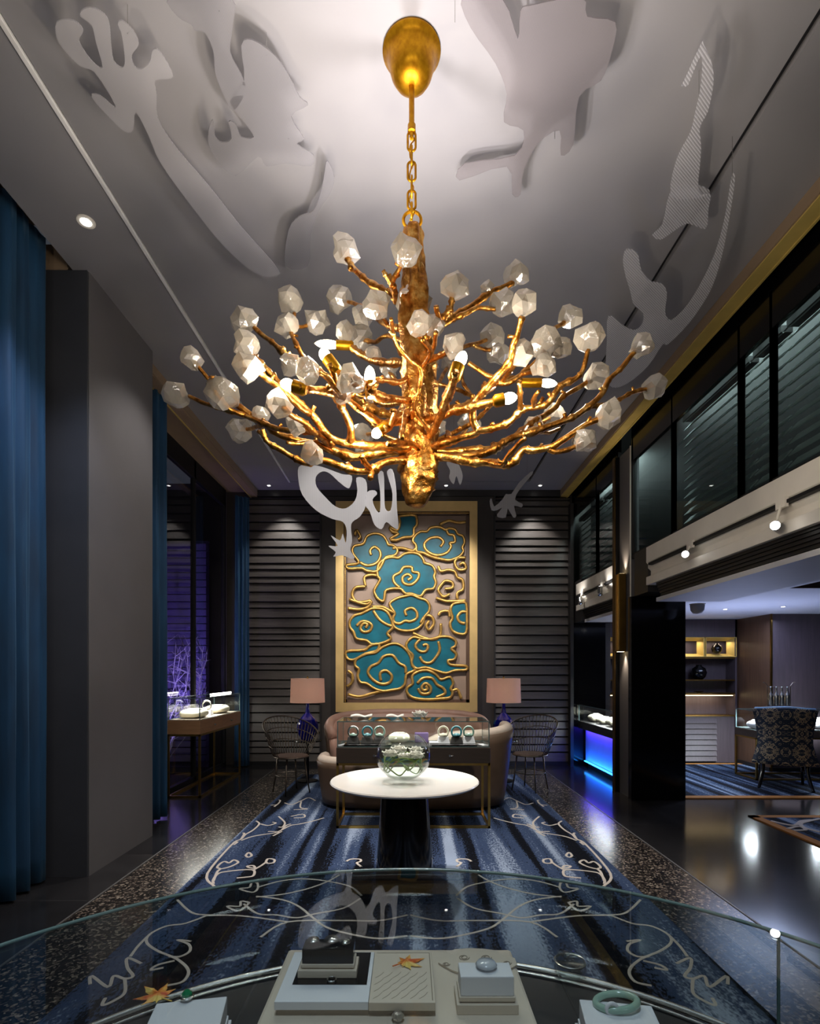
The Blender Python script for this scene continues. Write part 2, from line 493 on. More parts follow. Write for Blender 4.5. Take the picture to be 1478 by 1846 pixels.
# ------------------------------------------------------------------ mesh building
class MB:
    def __init__(s):
        s.v, s.f = [], []

    def add(s, verts, faces):
        o = len(s.v)
        s.v += [Vector(p) for p in verts]
        s.f += [tuple(i + o for i in f) for f in faces]
        return s

    def box(s, x0, x1, y0, y1, z0, z1, rz=0, about=None):
        pts = [Vector((x, y, z)) for z in (z0, z1) for y in (y0, y1) for x in (x0, x1)]
        if rz:
            c = Vector(about) if about else Vector(((x0 + x1) / 2, (y0 + y1) / 2, 0))
            R = Matrix.Rotation(rz, 3, 'Z')
            pts = [R @ (p - c) + c for p in pts]
        return s.add(pts, [(0, 2, 3, 1), (4, 5, 7, 6), (0, 1, 5, 4), (2, 6, 7, 3), (0, 4, 6, 2), (1, 3, 7, 5)])

    def hexa(s, bottom, top):
        return s.add(list(bottom) + list(top), [(3, 2, 1, 0), (4, 5, 6, 7), (0, 1, 5, 4), (1, 2, 6, 5), (2, 3, 7, 6), (3, 0, 4, 7)])

    def tube(s, pts, rad, n=8, closed=False, squash=1.0, up=None):
        pts = [Vector(p) for p in pts]
        k = len(pts)
        if not hasattr(rad, '__len__'):
            rad = [rad] * k
        prev = None
        rings = []
        for i in range(k):
            if closed:
                d = pts[(i + 1) % k] - pts[i - 1]
            else:
                d = pts[min(i + 1, k - 1)] - pts[max(i - 1, 0)]
            d = d.normalized() if d.length > 1e-9 else Vector((0, 0, 1))
            a = prev if prev is not None else (Vector(up) if up else (Vector((0, 0, 1)) if abs(d.z) < 0.9 else Vector((1, 0, 0))))
            a = (a - d * a.dot(d))
            a = a.normalized() if a.length > 1e-6 else d.orthogonal().normalized()
            b = d.cross(a)
            prev = a
            rings.append([pts[i] + (a * math.cos(2 * math.pi * j / n) * squash + b * math.sin(2 * math.pi * j / n)) * rad[i] for j in range(n)])
        faces = []
        for i in range(k if closed else k - 1):
            for j in range(n):
                i2 = (i + 1) % k
                faces.append((i * n + j, i2 * n + j, i2 * n + (j + 1) % n, i * n + (j + 1) % n)[::-1])
        vs = [p for r in rings for p in r]
        if not closed:
            faces.append(tuple(range(n)))
            faces.append(tuple((k - 1) * n + j for j in range(n))[::-1])
        return s.add(vs, faces)

    def lathe(s, prof, c, n=32, cap=True):
        c = Vector(c)
        vs = []
        for r, z in prof:
            for j in range(n):
                a = 2 * math.pi * j / n
                vs.append(c + Vector((r * math.cos(a), r * math.sin(a), z)))
        k = len(prof)
        fs = []
        for i in range(k - 1):
            for j in range(n):
                fs.append((i * n + j, i * n + (j + 1) % n, (i + 1) * n + (j + 1) % n, (i + 1) * n + j))
        if cap:
            if prof[0][0] > 1e-6:
                fs.append(tuple(range(n))[::-1])
            if prof[-1][0] > 1e-6:
                fs.append(tuple((k - 1) * n + j for j in range(n)))
        return s.add(vs, fs)

    def prism(s, pts, ext):
        """closed planar outline extruded by the vector ext"""
        pts = [Vector(p) for p in pts]
        ext = Vector(ext)
        k = len(pts)
        fs = [tuple(range(k))[::-1], tuple(range(k, 2 * k))]
        for i in range(k):
            fs.append((i, (i + 1) % k, (i + 1) % k + k, i + k))
        return s.add(pts + [p + ext for p in pts], fs)

    def grid(s, fn, nu, nv, closed_u=False):
        vs = [fn(u / (nu if closed_u else nu - 1), v / (nv - 1)) for v in range(nv) for u in range(nu)]
        fs = []
        for v in range(nv - 1):
            for u in range(nu if closed_u else nu - 1):
                u2 = (u + 1) % nu
                fs.append((v * nu + u, v * nu + u2, (v + 1) * nu + u2, (v + 1) * nu + u))
        return s.add(vs, fs)

    def build(s, name, m, parent=None, smooth=False, bevel=0, loc=None, fix=True, solid=0, autos=None):
        """one mesh object; vertices are given in room coordinates and stored relative to the parent or to loc"""
        off = Vector((0, 0, 0))
        p = parent
        while p is not None:
            off += p.location
            p = p.parent
        if parent is None and loc is not None:
            off = Vector(loc)
        me = bpy.data.meshes.new(name)
        me.from_pydata([v - off for v in s.v], [], s.f)
        if fix:
            bm = bmesh.new()
            bm.from_mesh(me)
            bmesh.ops.recalc_face_normals(bm, faces=bm.faces)
            bm.to_mesh(me)
            bm.free()
        me.materials.append(m)
        if smooth:
            me.polygons.foreach_set('use_smooth', [True] * len(me.polygons))
            if autos:
                me.set_sharp_from_angle(angle=math.radians(autos))
        o = bpy.data.objects.new(name, me)
        COL.objects.link(o)
        if parent is not None:
            o.parent = parent
        elif loc is not None:
            o.location = loc
        if solid:
            md = o.modifiers.new('solid', 'SOLIDIFY')
            md.thickness = solid
        if bevel:
            md = o.modifiers.new('bevel', 'BEVEL')
            md.width = bevel
            md.segments = 2
            md.limit_method = 'ANGLE'
        return o


def thing(name, label, cat, loc, group=None):
    o = bpy.data.objects.new(name, None)
    o.empty_display_size = 0.1
    COL.objects.link(o)
    o.location = loc
    return tag(o, label, cat, group)


def tag(o, label, cat, group=None, kind=None):
    o['label'] = label
    o['category'] = cat
    if group:
        o['group'] = group
    if kind:
        o['kind'] = kind
    return o


def struct(o, label=None, cat=None):
    o['kind'] = 'structure'
    if label:
        o['label'] = label
        o['category'] = cat
    return o


def copy_tree(o, loc=None, label=None, parent=None, sx=None):
    c = o.copy()
    COL.objects.link(c)
    if parent is not None:
        c.parent = parent
    if loc is not None:
        c.location = loc
    if label:
        c['label'] = label
    if sx:
        c.scale = (sx, 1, 1)
    for ch in list(o.children):
        copy_tree(ch, parent=c)
    return c


def catmull(pts, per=6, closed=False):
    pts = [Vector(p) for p in pts]
    k = len(pts)
    out = []
    for i in range(k if closed else k - 1):
        if closed:
            p0, p1, p2, p3 = pts[i - 1], pts[i], pts[(i + 1) % k], pts[(i + 2) % k]
        else:
            p0, p1, p2, p3 = pts[max(i - 1, 0)], pts[i], pts[i + 1], pts[min(i + 2, k - 1)]
        for j in range(per):
            t = j / per
            out.append(0.5 * ((2 * p1) + (p2 - p0) * t + (2 * p0 - 5 * p1 + 4 * p2 - p3) * t * t + (3 * p1 - p0 - 3 * p2 + p3) * t ** 3))
    if not closed:
        out.append(pts[-1])
    return out


# ------------------------------------------------------------------ the setting
YB = 8.9                 # back wall
XW = 2.65                # right wall plane
b = MB().box(-5, 9, -3, 10, -0.1, 0)
struct(b.build('floor', M['tile']))
# granite band round the rug
for i, (x0, x1, y0, y1) in enumerate([(-2.07, -1.58, 1.0, 8.45), (1.58, 2.07, 1.0, 8.45), (-1.58, 1.58, 8.02, 8.45)]):
    struct(MB().box(x0, x1, y0, y1, 0, 0.004).build('trim_%d' % (i + 1), M['granite']))
for i, x in enumerate((-2.085, 2.085)):
    struct(MB().box(x - 0.006, x + 0.006, 1.0, 8.45, 0, 0.005).build('trim_%d' % (i + 4), M['tile_line']))

# ceiling: three fields parted by two shadow gaps, with a border field at the back
b = MB()
XS = 1.85
b.box(-2.47, -XS - 0.02, -3, YB, CEIL, CEIL + 0.2)
b.box(-XS + 0.02, XS - 0.02, -3, 8.45, CEIL, CEIL + 0.2)
b.box(XS + 0.02, 2.47, -3, YB, CEIL, CEIL + 0.2)
b.box(-XS - 0.02, XS + 0.02, 8.47, YB, CEIL, CEIL + 0.2)
struct(b.build('ceiling', M['ceiling']))
struct(MB().box(-XS - 0.013, -XS + 0.013, -3, 8.47, CEIL - 0.012, CEIL + 0.2).build('trim_6', M['ceiling_reveal'], bevel=0.004))
struct(MB().box(XS - 0.04, XS + 0.04, -3, 8.47, CEIL + 0.04, CEIL + 0.24).build('trim_7', M['slot']))
struct(MB().box(-XS - 0.1, XS + 0.1, 8.44, 8.48, CEIL + 0.04, CEIL + 0.24).build('trim_8', M['ceiling_reveal']))


# cornices: a taupe upstand, a gilded underside and its bright outer bead
def cornice(sx, y0, y1, n, m):
    q = lambda a, c: (min(sx * a, sx * c), max(sx * a, sx * c))
    struct(MB().box(*q(2.45, 2.50), y0, y1, 4.367, CEIL).build('trim_%d' % n, M['cornice']))
    struct(MB().box(*q(2.462, 2.572), y0, y1, 4.358, 4.372).build('trim_%d' % (n + 1), M[m]))
    struct(MB().box(*q(2.566, 2.582), y0, y1, 4.350, 4.374).build('trim_%d' % (n + 2), M['gilt']))


cornice(1, -3, YB, 9, 'gilt')
cornice(-1, 5.03, YB, 12, 'cornice')
struct(MB().box(-3.3, -2.52, 4.03, 10, CEIL, CEIL + 0.2).build('ceiling_left', M['cornice']))
struct(MB().box(-3.3, -2.44, -3, 4.03, 4.80, 4.95).build('ceiling_left_pocket', M['cornice']))
struct(MB().box(-3.0, -2.78, -3, 4.015, 4.2, 4.80).build('wall_left_pocket', M['cornice']))
struct(MB().box(2.5, 3.3, -3, 10, CEIL, CEIL + 0.2).build('ceiling_right', M['black_matte']))

# back wall with the smooth dark centre field and the two ribbed fields
struct(MB().box(-4.9, 3.3, YB + 0.05, YB + 0.25, 0, 4.6).build('wall_back', M['wall_dark']))
struct(MB().box(-1.42, 1.38, YB - 0.04, YB + 0.05, 0, CEIL).build('wall_back_panel', M['wall_dark']))
struct(MB().box(-2.6, 2.6, YB - 0.06, YB + 0.02, 4.36, CEIL).build('trim_18', M['charcoal']))


def ribs(x0, x1, n):
    rnd = random.Random(4 + n)
    b = MB()
    z = 0.06
    while z < 4.34:
        h = rnd.choice([0.10, 0.125, 0.14, 0.16])
        z1 = min(z + h, 4.36)
        d = 0.06
        b.add([(x0, YB + 0.05, z), (x1, YB + 0.05, z), (x1, YB - 0.05, z + 0.006), (x0, YB - 0.05, z + 0.006),
               (x0, YB - 0.05 + d * .35, z1 - 0.02), (x1, YB - 0.05 + d * .35, z1 - 0.02), (x1, YB + 0.05, z1 - 0.012), (x0, YB + 0.05, z1 - 0.012)],
              [(0, 1, 2, 3), (3, 2, 5, 4), (4, 5, 6, 7), (0, 3, 4, 7), (1, 6, 5, 2)])
        z = z1
    struct(b.build('trim_%d' % n, M['slat']))


ribs(-2.62, -1.44, 19)
ribs(1.40, 2.62, 20)
for i, x in enumerate((-1.43, 1.39, 2.62)):
    struct(MB().box(x - 0.012, x + 0.012, YB - 0.07, YB + 0.05, 0, 4.36).build('trim_%d' % (21 + i), M['charcoal']))
struct(MB().box(-2.62, 2.62, YB - 0.06, YB + 0.05, 0, 0.06).build('baseboard_back', M['black_matte']))

# left side: pillar, window bay
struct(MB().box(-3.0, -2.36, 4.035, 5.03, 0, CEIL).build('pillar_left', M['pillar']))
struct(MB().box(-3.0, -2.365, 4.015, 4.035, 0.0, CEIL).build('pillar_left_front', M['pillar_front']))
struct(MB().box(-3.2, -3.0, -3, 5.0, 0, 4.6).build('wall_left', M['wall_dark']))
fr = MB()
for y in (5.06, 6.35, 7.6, 8.84):
    fr.box(-3.03, -2.97, y - 0.025, y + 0.025, 0, 4.46)
fr.box(-3.03, -2.97, 5.03, 8.87, 0, 0.06)
fr.box(-3.03, -2.97, 5.03, 8.87, 4.2, 4.46)
w1 = struct(MB().box(-3.005, -2.995, 5.03, 8.87, 0.06, 4.2).build('window_1', M['window_black']))
fr.build('window_frame', M['black_matte'], w1)
struct(MB().box(-5.0, -4.9, 3, 10, -0.1, 4.6).build('wall_outside', M['black_matte']))
struct(MB().box(-5.0, -2.6, -3.2, -3, 0, 4.6).build('wall_behind_left', M['wall_dark']))
struct(MB().box(-2.6, 9, -3.2, -3, 0, 4.6).build('wall_behind', M['wall_dark']))
# lit ribbed garden wall seen through the black window
b = MB()
for k in range(30):
    b.box(-4.7, -3.2, 8.62, 8.70, 0.1 + k * 0.115, 0.1 + k * 0.115 + 0.1)
b.box(-4.7, -3.2, 8.70, 8.76, 0, 3.6)
struct(b.build('wall_garden', mat('garden_stone', rgb(92, 80, 130), 0.7, bump=0.3)))
lamp('SPOT', 'light_garden', (-3.7, 7.5, 0.3), 260, (0.46, 0.36, 1.0), (-3.75, 8.6, 2.0), 0.05, angle=90, blend=1)


def shrub():
    rnd = random.Random(11)
    t = thing('bare_shrub', 'bare winter shrub outside the black window before the purple wall', 'shrub', (-3.7, 8.2, 0))
    for k in range(16):
        b = MB()
        p = Vector((-3.7 + rnd.uniform(-.1, .1), 8.2 + rnd.uniform(-.08, .08), 0))
        d = Vector((rnd.uniform(-.3, .3), rnd.uniform(-.12, .12), 1)).normalized()
        pts = [p.copy()]
        for i in range(9):
            d = (d + Vector((rnd.uniform(-.4, .4), rnd.uniform(-.2, .2), rnd.uniform(-.1, .2)))).normalized()
            p = p + d * rnd.uniform(0.14, 0.3)
            p.x = min(max(p.x, -4.3), -3.15)
            p.y = min(max(p.y, 7.9), 8.5)
            pts.append(p.copy())
        b.tube(catmull(pts, 3), 0.006, 5)
        for q in pts[3:]:
            for _ in range(3):
                e = q + Vector((rnd.uniform(-.22, .22), rnd.uniform(-.1, .1), rnd.uniform(0, .22)))
                e.x = min(max(e.x, -4.4), -3.1)
                e.y = min(max(e.y, 7.9), 8.55)
                b.tube([q, e], [0.004, 0.002], 4)
        b.build('branch', M['bark'], t)


shrub()

# right side: gallery wall above, open side room below
for i, (y0, y1, z0, z1, m) in enumerate([(-3, 6.06, 2.47, 2.89, 'white_paint'), (6.95, 8.6, 2.47, 2.89, 'white_paint')]):
    # stepped white fascia with a groove
    prof = [(XW - 0.02, 2.89), (XW + 0.6, 2.89), (XW + 0.6, 2.47), (XW - 0.02, 2.47), (XW - 0.02, 2.56), (XW + 0.03, 2.58), (XW + 0.03, 2.63), (XW - 0.0, 2.66), (XW - 0.0, 2.70), (XW - 0.02, 2.72)]
    struct(MB().prism([(x, y0, z) for x, z in prof], (0, y1 - y0, 0)).build('trim_%d' % (30 + i), M[m], bevel=0.004))
b = MB()
for (y0, y1) in ((-3, 5.9), (6.95, 8.4)):
    for k in range(5):
        b.box(XW + 0.02 + k * 0.012, XW + 0.62, y0, y1, 2.445 - k * 0.028, 2.47 - k * 0.028)
    b.box(XW + 0.1, XW + 0.62, y0, y1, 2.3, 2.47)
struct(b.build('trim_32', M['crimson']))
for (n, y0, y1) in ((33, -3, 5.9), (34, 6.95, 8.3)):
    struct(MB().box(XW + 0.02, XW + 0.75, y0, y1, 2.27, 2.312).build('trim_%d' % n, M['soffit']))
struct(MB().box(XW - 0.0, XW + 0.6, 6.06, 6.42, 2.40, 2.9).build('wall_right_return', M['charcoal']))
struct(MB().box(XW - 0.0, XW + 0.6, 8.4, 8.9, 2.3, 2.95).build('wall_right_end', M['charcoal']))
# gallery back wall and glazing
struct(MB().box(2.98, 3.2, -3, 9, 2.89, 4.5).build('wall_gallery', M['black_matte']))
struct(MB().box(2.66, 2.98, -3, 9, 2.86, 2.90).build('sill_gallery', M['black_matte']))
WY = [-3, 0.5, 1.8, 2.95, 4.01, 4.40, 5.52, 6.49]
WY2 = [6.95, 7.75, 8.88]
n = 2
blinds = []
for wy in (WY, WY2):
    for y0, y1 in zip(wy[:-1], wy[1:]):
        g = struct(MB().box(2.675, 2.683, y0, y1, 2.9, 4.3).build('window_%d' % n, M['dark_glass']))
        f = MB()
        f.box(2.655, 2.70, y0 - 0.016, y0 + 0.016, 2.9, 4.3)
        f.box(2.655, 2.70, y1 - 0.016, y1 + 0.016, 2.9, 4.3)
        f.box(2.655, 2.70, y0, y1, 2.9, 2.915)
        f.build('window_frame', M['black_matte'], g)
        n += 1
        if y0 != 5.52:
            blinds.append((y0, y1))
place = {(4.01, 4.40): 'narrow grey louvred blind behind the slim gallery pane, between two wide ones',
         (4.40, 5.52): 'dark grey louvred blind in the gallery window just above the farther glaring track spotlight',
         (2.95, 4.01): 'wide grey louvred blind in the gallery window nearest the camera, at the right picture edge',
         (6.95, 7.75): 'grey louvred blind in the gallery window right beside the sconce pilaster, on its far side',
         (7.75, 8.88): 'dark louvred blind in the gallery window next to the ribbed back wall'}
for (y0, y1) in blinds:
    if (y0, y1) not in place:
        continue
    b = MB()
    z = 2.91
    top = 4.02 if y0 < 6 else 3.95
    while z < top:
        b.add([(2.76, y0 + .03, z), (2.76, y1 - .03, z), (2.83, y1 - .03, z + 0.075), (2.83, y0 + .03, z + 0.075),
               (2.768, y0 + .03, z - .004), (2.768, y1 - .03, z - .004), (2.838, y1 - .03, z + 0.071), (2.838, y0 + .03, z + 0.071)],
              [(0, 1, 2, 3), (7, 6, 5, 4), (0, 4, 5, 1), (2, 6, 7, 3), (0, 3, 7, 4), (1, 5, 6, 2)])
        z += 0.085
    t = thing('louvred_blind', place[(y0, y1)], 'blind', (2.8, (y0 + y1) / 2, 2.92), 'louvred blinds in the gallery windows')
    b.build('slats', M['blind'], t)
    MB().box(2.75, 2.84, y0 + .03, y1 - .03, top, top + 0.05).build('head_rail', M['charcoal'], t)
lamp('AREA', 'light_gallery', (2.86, 4.0, 4.36), 60, (0.8, 0.95, 0.9), (2.75, 4.0, 2.9), 4.0, 0.10)
lamp('AREA', 'light_gallery_far', (2.86, 7.9, 4.36), 22, (0.8, 0.95, 0.9), (2.75, 7.9, 2.9), 1.6, 0.10)

struct(MB().box(2.655, 2.70, -3, 6.52, 4.02, 4.5).box(2.655, 2.70, 6.94, 8.9, 4.02, 4.5).build('trim_35', M['black_gloss']))
# pilaster with dark edge trim
struct(MB().box(XW - 0.0, XW + 0.1, 6.53, 6.87, 0, 4.21).build('pilaster_right', M['pillar']))
struct(MB().box(XW - 0.06, XW + 0.1, 6.87, 6.94, 0, 4.21).build('trim_36', M['black_gloss']))
struct(MB().box(XW - 0.065, XW - 0.055, 6.868, 6.942, 0, 4.21).build('trim_37', M['brass_dark']))
struct(MB().box(XW - 0.012, XW + 0.0, 6.515, 6.53, 0, 4.21).build('trim_38', M['white_paint']))
# black glossy piers
struct(MB().box(2.615, 3.25, 6.42, 6.515, 0, 2.40).build('pier_right', M['black_gloss']))
struct(MB().box(2.66, 3.25, 6.515, 6.95, 0, 2.30).build('pier_right_core', M['black_gloss']))
struct(MB().box(2.63, 3.16, 8.78, 8.95, 0, 2.32).build('pier_right_far', M['black_gloss']))
struct(MB().box(2.58, 2.63, 8.72, 8.95, 0, 4.21).build('trim_39', M['charcoal']))

# side room
struct(MB().box(XW + 0.6, 4.0, -3, 9.6, 2.39, 2.5).build('ceiling_side_room', M['soffit']))
struct(MB().box(4.0, 9, 5.75, 9.6, 2.39, 2.5).build('ceiling_side_room_back', M['soffit']))
struct(MB().box(4.0, 9, -3, 5.75, 2.75, 2.85).build('ceiling_side_room_coffer', M['soffit']))
struct(MB().box(4.0, 9, 5.745, 5.75, 2.39, 2.75).build('trim_40', M['wood_brown']))
struct(MB().box(3.0, 5.5, 9.36, 9.6, 0, 2.5).build('wall_side_back', M['wood_grey']))
struct(MB().box(5.46, 5.6, 8.25, 9.5, 0, 2.5).build('wall_side_return', M['wood_brown']))
struct(MB().box(5.475, 9, 8.24, 8.4, 0, 2.5).build('wall_side_right', M['wood_grey']))
struct(MB().box(8.9, 9.1, -3, 9.6, 0, 4.6).build('wall_right_far', M['wood_grey']))
struct(MB().box(5.452, 5.475, 8.225, 8.25, 0, 2.39).build('trim_41', M['brass_dark']))
struct(MB().box(5.47, 9, 8.215, 8.25, 0, 0.07).build('baseboard_side', M['black_matte']))
struct(MB().box(5.44, 5.46, 8.25, 9.36, 0, 0.07).build('baseboard_return', M['black_matte']))


# ------------------------------------------------------------------ rugs
rug = tag(MB().box(-1.575, 1.575, 1.45, 8.0, 0.0, 0.014).build('rug', M['rug'], loc=(0, 4.7, 0)), 'large striped navy and blue rug with pale flowering vines, under the sofas and round table', 'rug')
L8 = lambda L: [(340 + x / 3.695, 1380 + y / 3.695) for x, y in L]
LF = lambda L: [(740 + x / 2.003, 1500 + y / 2.003) for x, y in L]
vines_back = [L8(q) for q in [
    [(170, 805), (125, 720), (120, 660), (150, 610), (220, 560), (290, 525), (350, 490), (380, 460), (430, 430), (470, 390), (450, 370), (415, 370)],
    [(350, 500), (420, 475), (500, 460), (570, 450), (620, 430), (680, 400), (740, 390), (830, 370), (900, 350)],
    [(165, 790), (165, 760), (200, 720), (270, 705), (380, 695), (435, 700), (430, 735), (380, 745), (320, 750)],
    [(435, 695), (480, 670), (515, 645)],
    [(515, 640), (530, 622), (570, 628), (565, 648), (525, 652), (515, 640)],
    [(165, 770), (190, 710), (210, 690), (190, 680), (210, 655), (240, 640), (270, 650), (300, 630), (330, 645), (300, 665), (260, 680), (215, 690)],
    [(380, 600), (400, 580), (420, 600), (395, 612), (380, 600)],
    [(390, 670), (430, 668), (440, 685), (400, 680), (390, 670)],
    [(600, 340), (640, 380), (625, 410), (600, 410)], [(620, 430), (650, 400), (680, 390)],
    [(545, 265), (590, 260), (610, 235), (600, 230)], [(590, 260), (570, 275)],
    [(640, 250), (690, 260), (750, 235), (800, 215), (845, 235)], [(750, 240), (745, 280), (790, 290), (700, 295)],
    [(480, 390), (530, 400), (580, 385), (560, 378)], [(350, 490), (370, 455), (360, 450)], [(250, 525), (300, 515), (325, 510), (300, 530)],
    [(530, 440), (600, 445), (560, 470), (620, 440)], [(680, 340), (760, 325), (770, 345), (700, 350)],
    [(1050, 640), (1080, 625), (1140, 625), (1145, 640), (1120, 650), (1150, 675)]]]
vines_front = [LF(q) for q in [
    [(0, 375), (100, 385), (200, 370), (290, 345), (340, 310), (390, 270), (450, 245), (545, 232)],
    [(165, 230), (200, 200), (250, 185), (330, 172), (400, 170), (470, 180), (540, 200)],
    [(540, 185), (560, 180), (570, 200), (605, 205), (560, 218), (540, 205), (540, 185)],
    [(170, 240), (230, 275), (330, 295), (400, 310), (470, 300), (540, 295), (590, 260)],
    [(570, 255), (600, 250), (605, 268), (650, 268), (615, 285), (590, 275), (570, 255)],
    [(245, 155), (290, 180), (360, 205), (450, 225), (545, 235)],
    [(430, 325), (600, 303), (720, 300), (780, 290), (830, 245), (900, 245)],
    [(720, 300), (800, 330), (870, 340), (930, 370), (940, 400), (900, 430), (830, 460), (790, 500), (810, 540), (870, 555)],
    [(780, 395), (830, 390), (790, 405), (785, 430), (820, 450), (860, 450)],
    [(930, 370), (970, 410), (1000, 450)],
    [(960, 475), (1010, 455), (1010, 490), (990, 520), (1020, 530), (1060, 520), (1080, 560), (1140, 520), (1145, 550)],
    [(840, 465), (900, 480), (925, 498), (880, 490)],
    [(1020, 530), (1020, 580), (1060, 610), (1100, 625), (1090, 600)],
    [(940, 380), (1050, 430), (1150, 490), (1230, 560), (1290, 620), (1340, 680)],
    [(0, 300), (100, 320), (230, 320), (430, 325), (530, 380)]]]
for sx in (1, -1):
    for vs, wd in ((vines_back, 0.011), (vines_front, 0.009)):
        for q in vs:
            pts = [PZ(x, y, 0.014) for x, y in q]
            pts = [Vector((sx * p.x, p.y, p.z)) for p in pts]
            pts = [p for p in pts if abs(p.x) < 1.56]
            if len(pts) > 1:
                MB().tube(catmull(pts, 5), wd, 6, squash=0.35, up=(0, 0, 1)).build('vine_motif', M['vine'], rug)

t = thing('side_room_rug', 'blue streaked rug with ochre edge in the side room, beneath the damask chair', 'rug', (5.0, 7.9, 0))
MB().box(3.3, 8.5, 6.62, 8.9, 0, 0.012).build('pile', M['rug_side'], t)
MB().box(3.2, 8.6, 6.50, 6.62, 0, 0.013).box(3.2, 8.6, 8.9, 9.0, 0, 0.013).build('border', M['ochre'], t)
t = thing('bordered_rug', 'dark blue rug with ochre border and pale scrolls at the right picture edge', 'rug', (5.0, 4.2, 0))
MB().box(3.63, 6.5, 2.5, 5.62, 0, 0.012).build('pile', M['rug_side'], t)
MB().box(3.54, 3.63, 2.5, 5.71, 0, 0.013).box(3.54, 6.5, 5.62, 5.71, 0, 0.013).build('border', M['ochre'], t)
b = MB()
for q in ([(1390, 1480), (1430, 1488), (1445, 1480), (1470, 1478)], [(1478, 1500), (1450, 1492), (1445, 1484), (1478, 1476)], [(1420, 1494), (1440, 1490), (1452, 1496), (1430, 1497)]):
    b.tube(catmull([PZ(x, y, 0.014) for x, y in q], 5), 0.02, 6, squash=0.3, up=(0, 0, 1))
b.build('vine_motif', M['vine'], t)


# ------------------------------------------------------------------ curtains
def curtain(name, label, p0, p1, ztop, folds, amp, seed, zb=0.02):
    rnd = random.Random(seed)
    p0, p1 = Vector(p0), Vector(p1)
    d = (p1 - p0)
    nrm = Vector((-d.y, d.x, 0)).normalized()
    ph = [rnd.uniform(0, 6.28) for _ in range(6)]

    def fn(u, v):
        z = zb + (ztop - zb) * v
        a = amp * (0.6 + 0.4 * (1 - v)) * (0.75 + 0.25 * math.sin(u * 17 + 1))
        w = math.sin(u * folds * 6.283 + ph[0] + 0.7 * math.sin(u * 5 + ph[1])) + 0.35 * math.sin(u * folds * 12.6 + ph[2] + v * 1.5) + 0.25 * math.sin(u * folds * 3.1 + ph[3] + v)
        p = p0 + d * (u + 0.004 * math.sin(v * 9 + u * 30)) + nrm * a * w
        p.z = z + (0.012 * math.sin(u * folds * 6.283) if v > 0.99 else 0)
        return p
    nu = int(folds * 16)
    o = MB().grid(fn, nu, 26).build('curtain', M['velvet'], loc=((p0.x + p1.x) / 2, (p0.y + p1.y) / 2, 0), smooth=True, solid=0.006)
    return tag(o, label, 'curtain', 'blue velvet curtains along the left side')


curtain('curtain', 'tall blue velvet curtain at the left picture edge, in front of the grey pillar', (-2.62, 2.3, 0), (-2.62, 3.93, 0), 4.62, 11, 0.055, 1)
curtain('curtain', 'narrow blue velvet curtain just behind the grey pillar, left of the window bay', (-2.72, 5.12, 0), (-2.52, 5.66, 0), 4.40, 5, 0.04, 2)
curtain('curtain', 'slim blue velvet curtain in the far left corner against the ribbed back wall', (-2.74, 8.62, 0), (-2.56, 8.76, 0), 4.3, 3.2, 0.03, 3)


